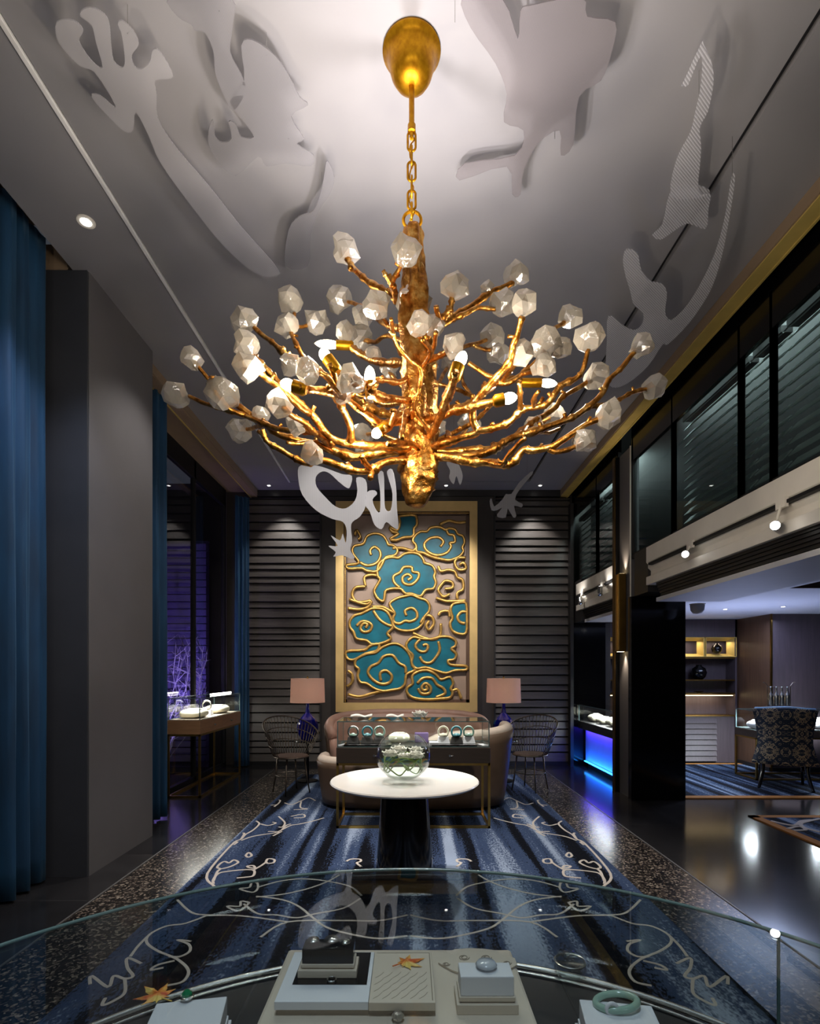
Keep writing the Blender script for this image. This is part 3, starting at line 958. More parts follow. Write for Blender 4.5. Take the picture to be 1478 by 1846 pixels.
# ------------------------------------------------------------------ framed cloud relief
def art():
    YA = YB - 0.09
    sc = 4.347
    q = lambda x, y, dy=0: P(560 + x / sc, 880 + y / sc, YA - dy)
    c0, c1 = q(200, 1752), q(1302, 112)
    i0, i1 = q(262, 1680), q(1242, 190)
    t = thing('cloud_relief', 'large gold-framed relief of swirling teal clouds hanging on the back wall', 'artwork', ((c0.x + c1.x) / 2, YA + 0.04, c0.z))
    f = MB()
    for (xa, xb, za, zb) in ((c0.x, i0.x, c0.z, c1.z), (i1.x, c1.x, c0.z, c1.z), (i0.x, i1.x, c0.z, i0.z), (i0.x, i1.x, i1.z, c1.z)):
        f.box(xa, xb, YA - 0.07, YA + 0.045, za, zb)
    f.build('frame', M['gold_frame'], t)
    g = MB()
    w = 0.05
    for (xa, xb, za, zb) in ((i0.x, i0.x + w, i0.z, i1.z), (i1.x - w, i1.x, i0.z, i1.z), (i0.x, i1.x, i0.z, i0.z + w), (i0.x, i1.x, i1.z - w, i1.z)):
        g.box(xa, xb, YA - 0.02, YA + 0.04, za, zb)
    g.build('inner_edge', M['wood_brown'], t)
    bd = MB()
    for k in range(150):
        z = i0.z + 0.02 + (i1.z - i0.z - 0.04) * k / 149
        bd.box(i0.x + 0.012, i0.x + 0.03, YA - 0.034, YA - 0.018, z - 0.008, z + 0.004)
    for k in range(100):
        x = i0.x + 0.04 + (i1.x - i0.x - 0.06) * k / 99
        bd.box(x - 0.007, x + 0.007, YA - 0.034, YA - 0.018, i1.z - 0.03, i1.z - 0.012)
    bd.build('bead_moulding', M['gold_line'], t)
    MB().box(i0.x, i1.x, YA + 0.02, YA + 0.04, i0.z, i1.z).build('backing', M['taupe_art'], t)
    clouds = [
        [(330, 480), (350, 455), (415, 440), (440, 385), (500, 360), (565, 375), (600, 425), (610, 448), (650, 455), (680, 490), (660, 530), (590, 545), (560, 600), (520, 655), (440, 650), (400, 630), (300, 635), (285, 605), (380, 590), (335, 520)],
        [(620, 310), (680, 335), (700, 270), (690, 230), (750, 218), (822, 222), (832, 290), (808, 320), (803, 380), (730, 390), (670, 412), (622, 402), (690, 362), (640, 345)],
        [(815, 380), (860, 345), (910, 345), (940, 315), (1010, 310), (1060, 335), (1080, 320), (1130, 330), (1150, 365), (1190, 380), (1203, 430), (1185, 470), (1195, 500), (1160, 540), (1090, 568), (1020, 560), (940, 540), (880, 510), (830, 500), (825, 450), (800, 420)],
        [(500, 800), (545, 720), (525, 690), (530, 610), (580, 560), (640, 545), (690, 550), (730, 520), (790, 510), (850, 525), (885, 570), (890, 590), (950, 610), (975, 660), (965, 700), (980, 740), (960, 790), (900, 800), (860, 850), (790, 830), (740, 828), (700, 790), (595, 800), (580, 850), (570, 890), (530, 870), (510, 840)],
        [(620, 905), (680, 865), (740, 850), (790, 840), (850, 865), (900, 880), (930, 920), (925, 970), (890, 1010), (880, 1060), (830, 1105), (760, 1120), (690, 1110), (650, 1080), (645, 1020), (660, 985), (640, 950)],
        [(310, 1040), (345, 1000), (400, 985), (450, 960), (490, 945), (560, 950), (610, 985), (640, 1060), (640, 1100), (600, 1140), (630, 1180), (560, 1215), (480, 1225), (440, 1195), (360, 1180), (340, 1130), (310, 1090)],
        [(1110, 915), (1160, 900), (1215, 905), (1222, 1010), (1218, 1130), (1170, 1145), (1110, 1120), (1090, 1060), (1110, 1020), (1095, 960)],
        [(750, 1220), (800, 1170), (860, 1180), (940, 1185), (1020, 1165), (1090, 1170), (1135, 1200), (1130, 1240), (1100, 1260), (1140, 1300), (1120, 1345), (1075, 1350), (1095, 1385), (1215, 1395), (1215, 1425), (1130, 1428), (1060, 1450), (980, 1430), (900, 1405), (830, 1415), (790, 1370), (800, 1310), (760, 1270)],
        [(360, 1340), (440, 1300), (510, 1290), (560, 1250), (640, 1220), (700, 1230), (755, 1275), (785, 1330), (795, 1390), (820, 1425), (750, 1460), (740, 1530), (700, 1570), (640, 1580), (570, 1590), (500, 1570), (440, 1530), (390, 1520), (370, 1470), (380, 1420), (350, 1390)],
        [(760, 1560), (800, 1530), (795, 1470), (850, 1435), (920, 1430), (980, 1460), (1020, 1500), (1090, 1480), (1115, 1530), (1095, 1570), (1110, 1600), (1090, 1640), (1000, 1650), (900, 1655), (800, 1640), (755, 1600)],
        [(285, 1280), (420, 1270), (470, 1235), (535, 1222), (520, 1275), (430, 1298), (345, 1345), (290, 1335)]]
    for c in clouds:
        pts = catmull([q(x, y, -0.005) for x, y in c], 3, True)
        o = MB().prism(pts, (0, -0.035, 0)).build('cloud', M['teal'], t)
        pts2 = [p + Vector((0, -0.034, 0)) for p in pts]
        MB().tube(pts2, 0.026, 6, closed=True, up=(0, 1, 0)).build('outline', M['gold_line'], o, smooth=True)
    scrolls = [
        [(475, 525), (465, 490), (500, 460), (540, 490), (545, 540), (510, 590), (440, 605), (385, 580)],
        [(1015, 460), (1040, 420), (1000, 385), (930, 395), (890, 440), (910, 490), (980, 525), (1060, 510), (1100, 460), (1090, 430), (1130, 420), (1120, 370), (1080, 360), (1060, 315)],
        [(760, 720), (790, 700), (760, 675), (720, 700), (730, 745), (790, 755), (840, 710), (845, 665), (800, 655), (790, 620), (730, 620), (700, 660), (650, 690), (655, 740), (700, 780)],
        [(750, 1000), (740, 960), (790, 940), (830, 970), (830, 1020), (780, 1045), (740, 1040), (700, 1060), (655, 1050), (645, 1010)],
        [(430, 1095), (445, 1070), (415, 1060), (390, 1095), (410, 1125), (460, 1120), (480, 1080), (450, 1050), (400, 1045), (360, 1080)],
        [(1218, 970), (1180, 970), (1150, 1010), (1170, 1050), (1210, 1060)],
        [(880, 1235), (900, 1225), (920, 1240), (900, 1280), (850, 1275), (820, 1230), (860, 1185)],
        [(855, 1320), (880, 1360), (930, 1370), (970, 1340), (1010, 1270), (1000, 1200)],
        [(550, 1510), (545, 1450), (590, 1430), (635, 1470), (620, 1520), (560, 1535), (500, 1510), (450, 1450), (470, 1400), (530, 1370), (570, 1320), (640, 1310), (690, 1370), (740, 1400), (745, 1450)],
        [(900, 1550), (915, 1575), (885, 1585), (870, 1560), (900, 1530), (940, 1560), (930, 1605), (870, 1610), (840, 1570)],
        [(835, 1530), (880, 1490), (950, 1490), (990, 1540), (1040, 1570), (1050, 1610), (980, 1640)],
        [(1000, 610), (1020, 650), (1080, 640), (1130, 655), (1150, 700), (1190, 720), (1195, 790), (1150, 820), (1150, 870)],
        [(1050, 790), (1110, 780), (1110, 740), (1060, 725), (1030, 750), (1000, 800), (1040, 850), (1090, 830)],
        [(1215, 545), (1150, 548), (1130, 590), (1160, 638), (1215, 630), (1200, 585), (1165, 600)],
        [(1010, 285), (1080, 255), (1150, 270), (1215, 265)],
        [(430, 770), (420, 700), (470, 680), (520, 685)], [(430, 770), (350, 780), (325, 840), (360, 890), (430, 890), (470, 880), (430, 910), (300, 870)],
        [(480, 930), (560, 930), (620, 960), (660, 980)], [(490, 960), (540, 1030), (600, 1070), (640, 1080)],
        [(1000, 1000), (1020, 970), (1080, 965), (1090, 1010)], [(1020, 1060), (1015, 1150), (960, 1185), (880, 1170), (800, 1135)],
        [(860, 1060), (900, 1000), (950, 1010), (965, 1060), (930, 1110), (905, 1080), (930, 1040)],
        [(290, 1615), (380, 1635), (480, 1610), (560, 1590)], [(290, 1430), (325, 1460), (325, 1520), (285, 1555)],
        [(1110, 1590), (1150, 1580), (1180, 1650)], [(980, 860), (1060, 885), (1140, 885), (1215, 880)], [(290, 940), (380, 950), (450, 930), (480, 885)],
        [(345, 370), (360, 330), (390, 380), (370, 400)], [(640, 470), (720, 470), (800, 490), (830, 460)]]
    for s_ in scrolls:
        pts = catmull([q(x, y, 0.035) for x, y in s_], 5)
        MB().tube(pts, 0.027, 6, up=(0, 1, 0), squash=0.5).build('gold_scroll', M['gold_line'], t, smooth=True)


art()


# ------------------------------------------------------------------ chandelier
def chandelier():
    Y0 = 2.60
    rnd = random.Random(7)
    px = Y0 / F
    root = thing('chandelier', 'large gilded branch chandelier with clear crystal buds hanging from the ceiling', 'chandelier', (P(742, 60, Y0).x, Y0, CEIL))
    ax = P(742, 60, Y0).x
    # canopy
    zt = CEIL
    prof = [(0.136, zt), (0.138, zt - 0.010), (0.124, zt - 0.022), (0.112, zt - 0.045), (0.106, zt - 0.08), (0.096, zt - 0.115), (0.078, zt - 0.145), (0.05, zt - 0.165), (0.02, zt - 0.172), (0.016, zt - 0.172)]
    MB().lathe(prof, (ax, Y0, 0), 48).build('canopy', M['canopy'], root, smooth=True, autos=50)
    zz = lambda y: EYE + (CY - y) * px
    b = MB()
    b.lathe([(0.022, zz(146)), (0.022, zz(153)), (0.013, zz(154)), (0.013, zz(225)), (0.019, zz(226)), (0.019, zz(238)), (0.010, zz(239)), (0.010, zz(250))], (ax, Y0, 0), 16)
    b.build('rod', M['canopy'], root, smooth=True, autos=40)
    ys = [238, 266, 292, 320, 344, 368]
    for i, y in enumerate(ys):
        top, bot = zz(y), zz(y + (34 if i < 5 else 28))
        m = (top + bot) / 2
        h = (top - bot) / 2 - 0.018
        w = 0.019
        pts = []
        for k in range(24):
            a = 2 * math.pi * k / 24
            u, v = math.cos(a) * w, math.sin(a) * 0.019 + (h if math.sin(a) > 0 else -h)
            pts.append((ax + (u if i % 2 == 0 else 0), Y0 + (0 if i % 2 == 0 else u), m + v))
        MB().tube(pts, 0.0055, 8, closed=True).build('chain_link', M['canopy'], root, smooth=True)
    # lamp wire winding down the chain
    MB().tube(catmull([(ax + 0.012 * math.sin(k * 1.9), Y0 + 0.012 * math.cos(k * 1.9), zz(240) + (zz(400) - zz(240)) * k / 12) for k in range(13)], 4), 0.0035, 6).build('wire', M['canopy'], root, smooth=True)
    c = P(743, 397, Y0)
    MB().tube([c + Vector((math.cos(a) * 0.042, 0, math.sin(a) * 0.042)) for a in [2 * math.pi * k / 28 for k in range(28)]], 0.0075, 10, closed=True).build('ring', M['canopy'], root, smooth=True)
    # trunk: gnarled tapering log
    tr = [(743, 412, 12), (745, 416, 17), (745, 450, 18), (748, 500, 22), (746, 550, 24), (750, 600, 26), (752, 650, 28), (752, 700, 30), (752, 760, 31), (753, 810, 33), (757, 845, 32), (757, 875, 28), (754, 898, 22), (752, 910, 17), (752, 914, 9)]
    cp = catmull([P(x, y, Y0) for x, y, r in tr], 6)
    rp = [v.x for v in catmull([(r, 0, 0) for x, y, r in tr], 6)]
    b = MB()
    N = 28
    for k, (p, r) in enumerate(zip(cp, rp)):
        for j in range(N):
            a = 2 * math.pi * j / N
            d = Vector((math.cos(a), math.sin(a), 0))
            nz = noise.noise(Vector((d.x * 2.2, d.y * 2.2, p.z * 4.0))) * 0.30 + noise.noise(Vector((d.x * 4, d.y * 4, p.z * 18))) * 0.28 + 0.12 * math.sin(a * 3 + p.z * 7)
            rough = 0.35 if 845 < 1213 - (p.z - EYE) / px < 890 and d.x > 0.0 else 0.0
            nz += rough * noise.noise(Vector((d.x * 9, d.y * 9, p.z * 60)))
            b.v.append(p + d * r * px * (1 + nz))
    K = len(cp)
    for k in range(K - 1):
        for j in range(N):
            b.f.append((k * N + j, k * N + (j + 1) % N, (k + 1) * N + (j + 1) % N, (k + 1) * N + j))
    b.f.append(tuple(range(N)))
    b.f.append(tuple((K - 1) * N + j for j in range(N)))
    b.build('trunk', M['gold'], root, smooth=True)
    # branches: outline in the photo's frame plus how far the tip comes forward (-) or back (+) in metres
    B = [
        ([(724, 545), (700, 527), (665, 508), (640, 487), (628, 470), (624, 458)], .25, 6, 5), ([(640, 487), (630, 484)], 0, 4, 4),
        ([(714, 545), (710, 520), (705, 512), (716, 490), (728, 468)], -.2, 5, 3.5), ([(705, 512), (697, 498), (692, 487)], -.1, 4, 3.5),
        ([(724, 592), (700, 588), (678, 572), (655, 556), (640, 548), (622, 543)], .55, 7, 3.5), ([(700, 588), (685, 568), (676, 556)], -.25, 4, 3.5),
        ([(722, 640), (713, 615), (708, 598), (706, 576)], -.3, 4, 3),
        ([(728, 617), (705, 606), (690, 608), (675, 617), (655, 612)], .45, 4.5, 4),
        ([(730, 655), (690, 652), (660, 645), (632, 625)], .3, 7, 6),
        ([(735, 757), (700, 748), (668, 735), (640, 720), (602, 688), (575, 668), (545, 652), (520, 643), (501, 627), (478, 607), (455, 588)], .35, 8, 4.5),
        ([(575, 668), (555, 650), (541, 634), (527, 604), (528, 585), (530, 565)], .45, 5, 4), ([(530, 586), (545, 588), (560, 584)], .5, 4, 3.5),
        ([(738, 808), (692, 806), (631, 799), (592, 786), (562, 747), (527, 718), (504, 692), (475, 659), (452, 638)], -.3, 8, 4),
        ([(562, 747), (540, 735), (507, 700), (480, 682), (462, 670)], -.5, 5, 4),
        ([(738, 812), (690, 817), (640, 822), (600, 812), (560, 800), (510, 785), (475, 762), (446, 745), (425, 730), (405, 722)], .0, 9, 5),
        ([(560, 778), (520, 776), (480, 766), (440, 748), (400, 738), (375, 728), (340, 716)], .12, 5, 3.5), ([(440, 748), (412, 735), (390, 705), (378, 688), (366, 672), (350, 655)], -.1, 4.5, 3.5),
        ([(600, 800), (590, 790), (560, 778)], .1, 5, 4.5), ([(475, 766), (455, 772), (440, 774)], .15, 4, 3.5),
        ([(738, 828), (692, 835), (668, 848), (640, 848), (610, 840), (580, 828), (555, 835), (530, 825), (505, 810), (482, 795), (474, 772)], -.25, 7, 4), ([(668, 848), (655, 832), (652, 822)], -.2, 5, 4), ([(668, 848), (667, 862)], -.2, 5, 4),
        ([(600, 815), (570, 800), (540, 800), (516, 797)], -.2, 5, 3), ([(555, 835), (575, 825), (562, 812)], -.3, 4, 3),
        ([(600, 806), (585, 795), (568, 780), (552, 765), (530, 752), (512, 735)], -.45, 5, 4), ([(590, 800), (575, 782), (560, 778), (545, 768)], -.3, 4, 3.5),
        ([(632, 798), (632, 770), (625, 750), (612, 722), (598, 708), (560, 702), (538, 698)], -.55, 6, 5.5),
        ([(735, 752), (705, 765), (668, 752), (640, 730), (606, 700), (590, 680), (568, 668)], -.55, 6, 4), ([(606, 700), (600, 675), (592, 655)], -.5, 5, 5),
        ([(640, 730), (655, 742), (660, 735)], -.3, 4, 3),
        ([(740, 722), (700, 718), (675, 712), (668, 700)], -.45, 6, 6), ([(735, 678), (720, 688), (690, 686), (655, 690), (640, 688)], -.5, 4.5, 3.5),
        ([(740, 742), (715, 755), (692, 772)], -.4, 5, 6), ([(700, 767), (712, 745), (703, 742)], -.45, 4, 3),
        ([(735, 805), (715, 795), (690, 782), (665, 760), (645, 735)], .4, 5, 4), ([(690, 782), (665, 783), (655, 785)], .45, 4, 3.5),
        ([(740, 725), (700, 730), (672, 722), (640, 712), (618, 706)], .5, 5, 4), ([(690, 818), (665, 812), (650, 808)], .3, 4, 3.5), ([(740, 710), (715, 690), (702, 672)], .55, 4, 3.5),
        # right half
        ([(765, 612), (780, 592), (800, 572), (812, 558), (816, 540), (818, 530)], -.1, 6, 4.5), ([(795, 578), (788, 562), (786, 552)], -.15, 5, 5),
        ([(762, 622), (785, 595), (808, 578), (835, 560), (862, 543), (890, 525), (925, 508)], .2, 8, 5), ([(815, 575), (840, 566), (862, 556), (895, 558)], .1, 5.5, 3.5),
        ([(765, 815), (800, 800), (828, 790), (860, 779), (853, 760), (855, 731), (870, 708), (893, 682), (919, 652), (924, 622), (932, 604), (941, 570)], -.5, 7, 4.5),
        ([(870, 708), (895, 690), (920, 665), (945, 645), (962, 622), (985, 598), (1012, 585), (1022, 577)], .3, 5.5, 3.5),
        ([(860, 775), (885, 772), (915, 762), (940, 738), (965, 735), (985, 730), (1000, 710), (1012, 696), (1036, 682), (1051, 663), (1060, 630)], -.35, 6, 4), ([(940, 738), (938, 712), (935, 690)], -.4, 4.5, 3.5), ([(963, 735), (964, 715), (972, 705)], -.4, 4, 3),
        ([(765, 812), (815, 815), (860, 812), (892, 808), (918, 795), (940, 780), (960, 762), (982, 748), (1002, 733), (1012, 718), (1032, 705), (1065, 685)], .25, 8, 4),
        ([(768, 825), (840, 822), (880, 815), (905, 800), (935, 785), (970, 775), (1000, 765), (1030, 752), (1060, 735), (1086, 708), (1100, 682), (1122, 658), (1148, 630)], .0, 8, 4),
        ([(1050, 742), (1065, 733), (1085, 732), (1112, 722), (1136, 709), (1170, 700)], .1, 5, 3.5),
        ([(768, 818), (800, 824), (845, 832), (880, 833), (905, 838), (926, 834), (945, 812), (962, 813), (995, 806), (1012, 795), (1036, 779), (1056, 766), (1090, 752)], -.25, 8, 4.5), ([(985, 808), (1002, 815), (1025, 811), (1048, 798)], -.2, 5, 4),
        ([(880, 832), (905, 838), (915, 825), (935, 800), (948, 790)], -.35, 5, 3.5),
        ([(893, 690), (915, 690), (940, 676), (965, 652), (985, 632)], -.2, 5.5, 4), ([(905, 688), (930, 655), (938, 640)], -.45, 4, 3.5), ([(940, 676), (965, 668), (980, 662)], -.3, 4, 3.5),
        ([(772, 790), (788, 762), (802, 726), (814, 696), (822, 672)], -.6, 7, 6),
        ([(765, 742), (800, 738), (836, 734), (862, 715), (895, 691), (918, 686), (945, 690)], .35, 6.5, 6),
        ([(768, 758), (800, 748), (840, 737), (870, 728), (898, 723)], -.45, 6.5, 6),
        ([(895, 684), (880, 678), (862, 666), (846, 655)], -.3, 4, 3.5), ([(770, 650), (800, 640), (822, 632), (850, 622), (880, 612)], .5, 5, 4), ([(850, 622), (875, 630), (895, 634)], .55, 4, 3.5),
        ([(768, 652), (795, 640), (812, 628)], -.4, 5, 4), ([(765, 700), (790, 692), (830, 705), (848, 712), (835, 690), (832, 672)], .35, 4.5, 3.5), ([(790, 692), (800, 672), (808, 660)], .5, 4, 3.5), ([(770, 670), (775, 660), (779, 656)], .45, 4, 3.5),
        ([(785, 808), (815, 795), (836, 780), (845, 768)], .4, 5, 4), ([(775, 800), (800, 788), (822, 778), (852, 762), (880, 735), (886, 728)], .15, 5, 3.5), ([(812, 790), (806, 778)], .2, 4, 4), ([(778, 800), (788, 782), (792, 774)], .5, 4, 3.5),
        ([(930, 787), (955, 772), (975, 762), (995, 752)], .5, 4.5, 3.5), ([(965, 778), (990, 780), (1008, 772)], .2, 4.5, 3), ([(940, 784), (952, 770), (962, 766)], .5, 4, 3.5),
        ([(776, 806), (772, 775), (750, 738), (757, 700), (757, 666), (740, 650), (716, 625), (708, 600)], -.35, 5, 2.5), ([(757, 668), (772, 645), (774, 628), (762, 612)], -.4, 4, 3), ([(774, 640), (782, 622), (786, 600)], -.45, 4, 3.5), ([(774, 628), (757, 606), (750, 580)], -.5, 4, 3.5),
        ([(757, 812), (742, 800), (720, 799), (700, 800)], -.3, 5, 5), ([(745, 755), (738, 740), (728, 757), (726, 790)], -.35, 4.5, 4)]
    allp = []
    tips = []
    for pts, dtip, r0, r1 in B:
        x0, y0 = pts[0]
        near = None
        if not (716 < x0 < 790 and abs(x0 - 752) < 34):
            best = 1e9
            for (x, y, d) in allp:
                q = (x - x0) ** 2 + (y - y0) ** 2
                if q < best:
                    best, near = q, d
            if best > 22 ** 2:
                near = None
        d0 = near if near is not None else (-0.05 if dtip < 0 else 0.03)
        L = [0]
        for a, c in zip(pts[:-1], pts[1:]):
            L.append(L[-1] + math.hypot(c[0] - a[0], c[1] - a[1]))
        if L[-1] < 60:       # short twigs stay near the bough they leave
            dtip = d0 + max(-.2, min(.2, dtip - d0))
        dep = [d0 + (dtip - d0) * (l / L[-1]) ** 0.85 for l in L]
        w = [P(x, y, Y0 + d) for (x, y), d in zip(pts, dep)]
        cv = catmull(w, 6)
        dv = [v.x for v in catmull([(d, 0, 0) for d in dep], 6)]
        sx = [v for v in catmull([(x, y, 0) for x, y in pts], 6)]
        k = len(cv)
        rad = []
        for i in range(k):
            f = i / (k - 1)
            r = (r0 + (r1 - r0) * f) * px
            r *= 1 + 0.22 * noise.noise(cv[i] * 22) + (0.35 if rnd.random() < 0.13 and 0 < i < k - 1 else 0)
            rad.append(max(r, 0.005))
            cv[i] = cv[i] + Vector((noise.noise(cv[i] * 9), noise.noise(cv[i] * 9 + Vector((5, 0, 0))), noise.noise(cv[i] * 9 + Vector((0, 7, 0))))) * 0.007
        b = MB().tube(cv, rad, 8)
        for i in range(3, k - 2):              # broken-off stubs
            if rnd.random() < 0.07 and L[-1] > 60:
                e = Vector((rnd.uniform(-1, 1), rnd.uniform(-1, 1), rnd.uniform(.2, 1))).normalized() * rnd.uniform(.02, .045)
                b.tube([cv[i], cv[i] + e * .6, cv[i] + e], [rad[i] * .7, rad[i] * .6, rad[i] * .65], 6)
        b.build('branch', M['gold'], root, smooth=True)
        allp += [(v.x, v.y, d) for v, d in zip(sx, dv)]
        tips.append((pts[-1][0], pts[-1][1], dep[-1]))

    def depth(x, y, rad):
        best, d = 1e9, 0
        for (a, c, e) in tips:
            q = math.hypot(a - x, c - y) * 0.6
            if q < best:
                best, d = q, e
        for (a, c, e) in allp:
            q = math.hypot(a - x, c - y)
            if q < best:
                best, d = q, e
        return d
    # crystal buds
    CR = [(624, 450, 23), (731, 453, 25), (522, 541, 22), (442, 577, 22), (518, 586, 20), (571, 580, 21), (612, 539, 20), (676, 550, 23), (655, 567, 18), (743, 546, 30), (757, 583, 20), (783, 587, 19), (446, 623, 22), (446, 662, 24), (345, 648, 19), (318, 713, 21), (402, 711, 28), (389, 694, 14), (524, 658, 19), (554, 669, 23), (650, 606, 22), (622, 602, 18), (632, 685, 23), (673, 637, 14), (702, 667, 16), (501, 729, 24), (472, 747, 15), (431, 774, 21), (533, 766, 17), (560, 818, 20), (653, 782, 18), (615, 711, 16), (668, 724, 14), (653, 810, 12),
          (820, 516, 24), (932, 494, 21), (878, 519, 11), (906, 547, 23), (943, 545, 23), (1028, 570, 20), (1064, 610, 24), (1156, 624, 20), (1179, 697, 21), (1076, 679, 22), (1097, 748, 23), (1053, 794, 20), (985, 620, 27), (1010, 628, 18), (980, 658, 21), (938, 637, 22), (888, 606, 20), (900, 637, 20), (818, 622, 21), (810, 656, 16), (779, 656, 13), (998, 750, 21), (964, 766, 17), (845, 765, 19), (793, 771, 12)]
    for i, (x, y, r) in enumerate(CR):
        d = depth(x, y, r)
        c = P(x, y, Y0 + d)
        R = r * (Y0 + d) / F
        bm = bmesh.new()
        bmesh.ops.create_icosphere(bm, subdivisions=2, radius=1)
        off = Vector((i * 3.7, i * 1.3, 0))
        for v in bm.verts:
            n1 = noise.noise(v.co * 1.3 + off) * 0.42 + noise.noise(v.co * 2.8 + off) * 0.24 + noise.noise(v.co * 6.5 + off) * 0.13 + 0.03
            v.co = v.co * (1.0 + n1 + rnd.uniform(-.10, .10)) * R
            v.co.z *= 0.95
        me = bpy.data.meshes.new('crystal')
        for v in bm.verts:
            v.co += c - root.location
        bm.to_mesh(me)
        bm.free()
        me.materials.append(M['crystal'])
        o = bpy.data.objects.new('crystal', me)
        COL.objects.link(o)
        o.parent = root
    # candle sleeves and bulbs
    BU = [((634, 623), (606, 622), (568, 619)), ((606, 668), (590, 646), (578, 630)), ((669, 712), (667, 690), (666, 660)), ((697, 768), (684, 777), (671, 787)), ((818, 682), (826, 658), (838, 634)), ((940, 690), (976, 690), (1004, 692)), ((893, 723), (908, 720), (932, 715)), ((548, 702), (528, 696), (505, 690))]
    for (a, m_, e) in BU:
        d = depth(a[0], a[1], 0)
        pa, pm, pe = (P(q[0], q[1], Y0 + d) for q in (a, m_, e))
        ext = (pm - pa).normalized()
        o = MB().tube([pa - ext * 0.01, pa, pm, pm + ext * .001], [0.016, 0.0245, 0.0245, 0.018], 16).build('candle_sleeve', M['canopy'], root, smooth=True, autos=40)
        L = (pe - pm).length
        bl = [pm + (pe - pm) * t for t in (0, .1, .35, .6, .8, .93, 1)]
        MB().tube(bl, [0.016, 0.019, 0.022, 0.02, 0.015, 0.008, 0.002], 12).build('bulb', M['bulb'], o, smooth=True)
        lamp('POINT', 'light_bulb', pe + (pe - pm).normalized() * 0.03, 15, (1.0, 0.87, 0.72), size=0.03)


chandelier()


# ------------------------------------------------------------------ acrylic dragon pieces under the ceiling, and plates for its shadows
def plate(name, label, polys, plane_pt, nrm, m, cat='hanging sculpture', scale=1.0, org=(0, 0), per=4, thick=0.006):
    nrm = Vector(nrm).normalized()
    allpts = []
    b = MB()
    for poly in polys:
        pts = [PP(org[0] + x / scale, org[1] + y / scale, plane_pt, nrm) for x, y in poly]
        pts = catmull(pts, per, True) if per > 1 else pts
        allpts += pts
        b.prism(pts, nrm * thick)
    c = sum(allpts, Vector()) / len(allpts)
    o = b.build(name, m, loc=c)
    tag(o, label, cat, 'acrylic dragon pieces hung below the ceiling')
    return o


zc = 4.33
claw = [(205, 80), (265, 75), (300, 110), (285, 150), (330, 220), (370, 245), (345, 150), (330, 90), (290, 60), (300, 35), (340, 30), (390, 70), (400, 150), (410, 220), (440, 245), (450, 220), (440, 130), (425, 90), (440, 75), (480, 110), (500, 160), (475, 200), (485, 240), (510, 250), (540, 225), (550, 185), (575, 185), (620, 260), (615, 285), (560, 290), (565, 340), (570, 430), (640, 540), (760, 680), (870, 820), (1010, 985), (920, 985), (800, 880), (680, 730), (580, 590), (540, 500), (490, 405), (480, 470), (450, 475), (400, 430), (330, 350), (360, 345), (415, 390), (400, 350), (340, 260), (290, 240), (240, 190), (205, 140)]
plate('dragon_and_shade_plate', 'frosted acrylic spread dragon claw with long straight arm under the upper left ceiling', [claw], (0, 0, zc), (0, 0, 1), M['acr_left'], scale=2.0, per=3)
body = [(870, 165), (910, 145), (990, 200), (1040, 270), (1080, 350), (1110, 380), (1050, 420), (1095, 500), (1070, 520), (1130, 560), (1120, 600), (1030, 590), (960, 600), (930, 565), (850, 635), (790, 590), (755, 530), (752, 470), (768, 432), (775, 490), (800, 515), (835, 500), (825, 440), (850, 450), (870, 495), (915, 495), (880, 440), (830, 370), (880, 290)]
plate('dragon_and_shade_plate', 'frosted acrylic toothed dragon jaw on the ceiling between the claw and the gold canopy', [body], (0, 0, zc + .02), (0, 0, 1), M['acr_jaw'], scale=2.0, per=3)
neck = [(610, -10), (830, -10), (838, 100), (830, 190), (870, 270), (885, 330), (840, 400), (800, 330), (775, 260), (770, 190), (740, 120), (700, 110), (690, 90), (640, 60)]  # neck, leg and mane plates stand for soft shade on the ceiling
plate('dragon_and_shade_plate', 'grey plate for the dark neck-shaped ceiling shadow running off the top edge left of the canopy', [neck], (0, 0, zc + .02), (0, 0, 1), M['acr_jaw'], scale=2.0, per=3)
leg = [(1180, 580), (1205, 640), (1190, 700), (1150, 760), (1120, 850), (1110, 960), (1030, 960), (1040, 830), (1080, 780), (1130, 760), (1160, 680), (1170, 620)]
plate('dragon_and_shade_plate', 'grey plate for the leg-shaped shadow on the ceiling just left of the chain', [leg], (0, 0, zc + .03), (0, 0, 1), M['acr_jaw'], scale=2.0, per=3)
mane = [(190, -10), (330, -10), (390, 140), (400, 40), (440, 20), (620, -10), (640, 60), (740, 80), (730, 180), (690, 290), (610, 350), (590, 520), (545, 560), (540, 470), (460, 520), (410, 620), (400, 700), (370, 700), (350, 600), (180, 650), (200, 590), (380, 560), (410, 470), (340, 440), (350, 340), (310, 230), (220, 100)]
plate('dragon_and_shade_plate', 'grey plate for the mane-shaped shadow on the ceiling right of the gold canopy', [mane], (0, 0, zc + .03), (0, 0, 1), acrylic('mane_shade_grey', (0.38, 0.35, 0.36, 1), 0.6, 60, contrast=0.2), scale=1.997, org=(738, 0), per=3)
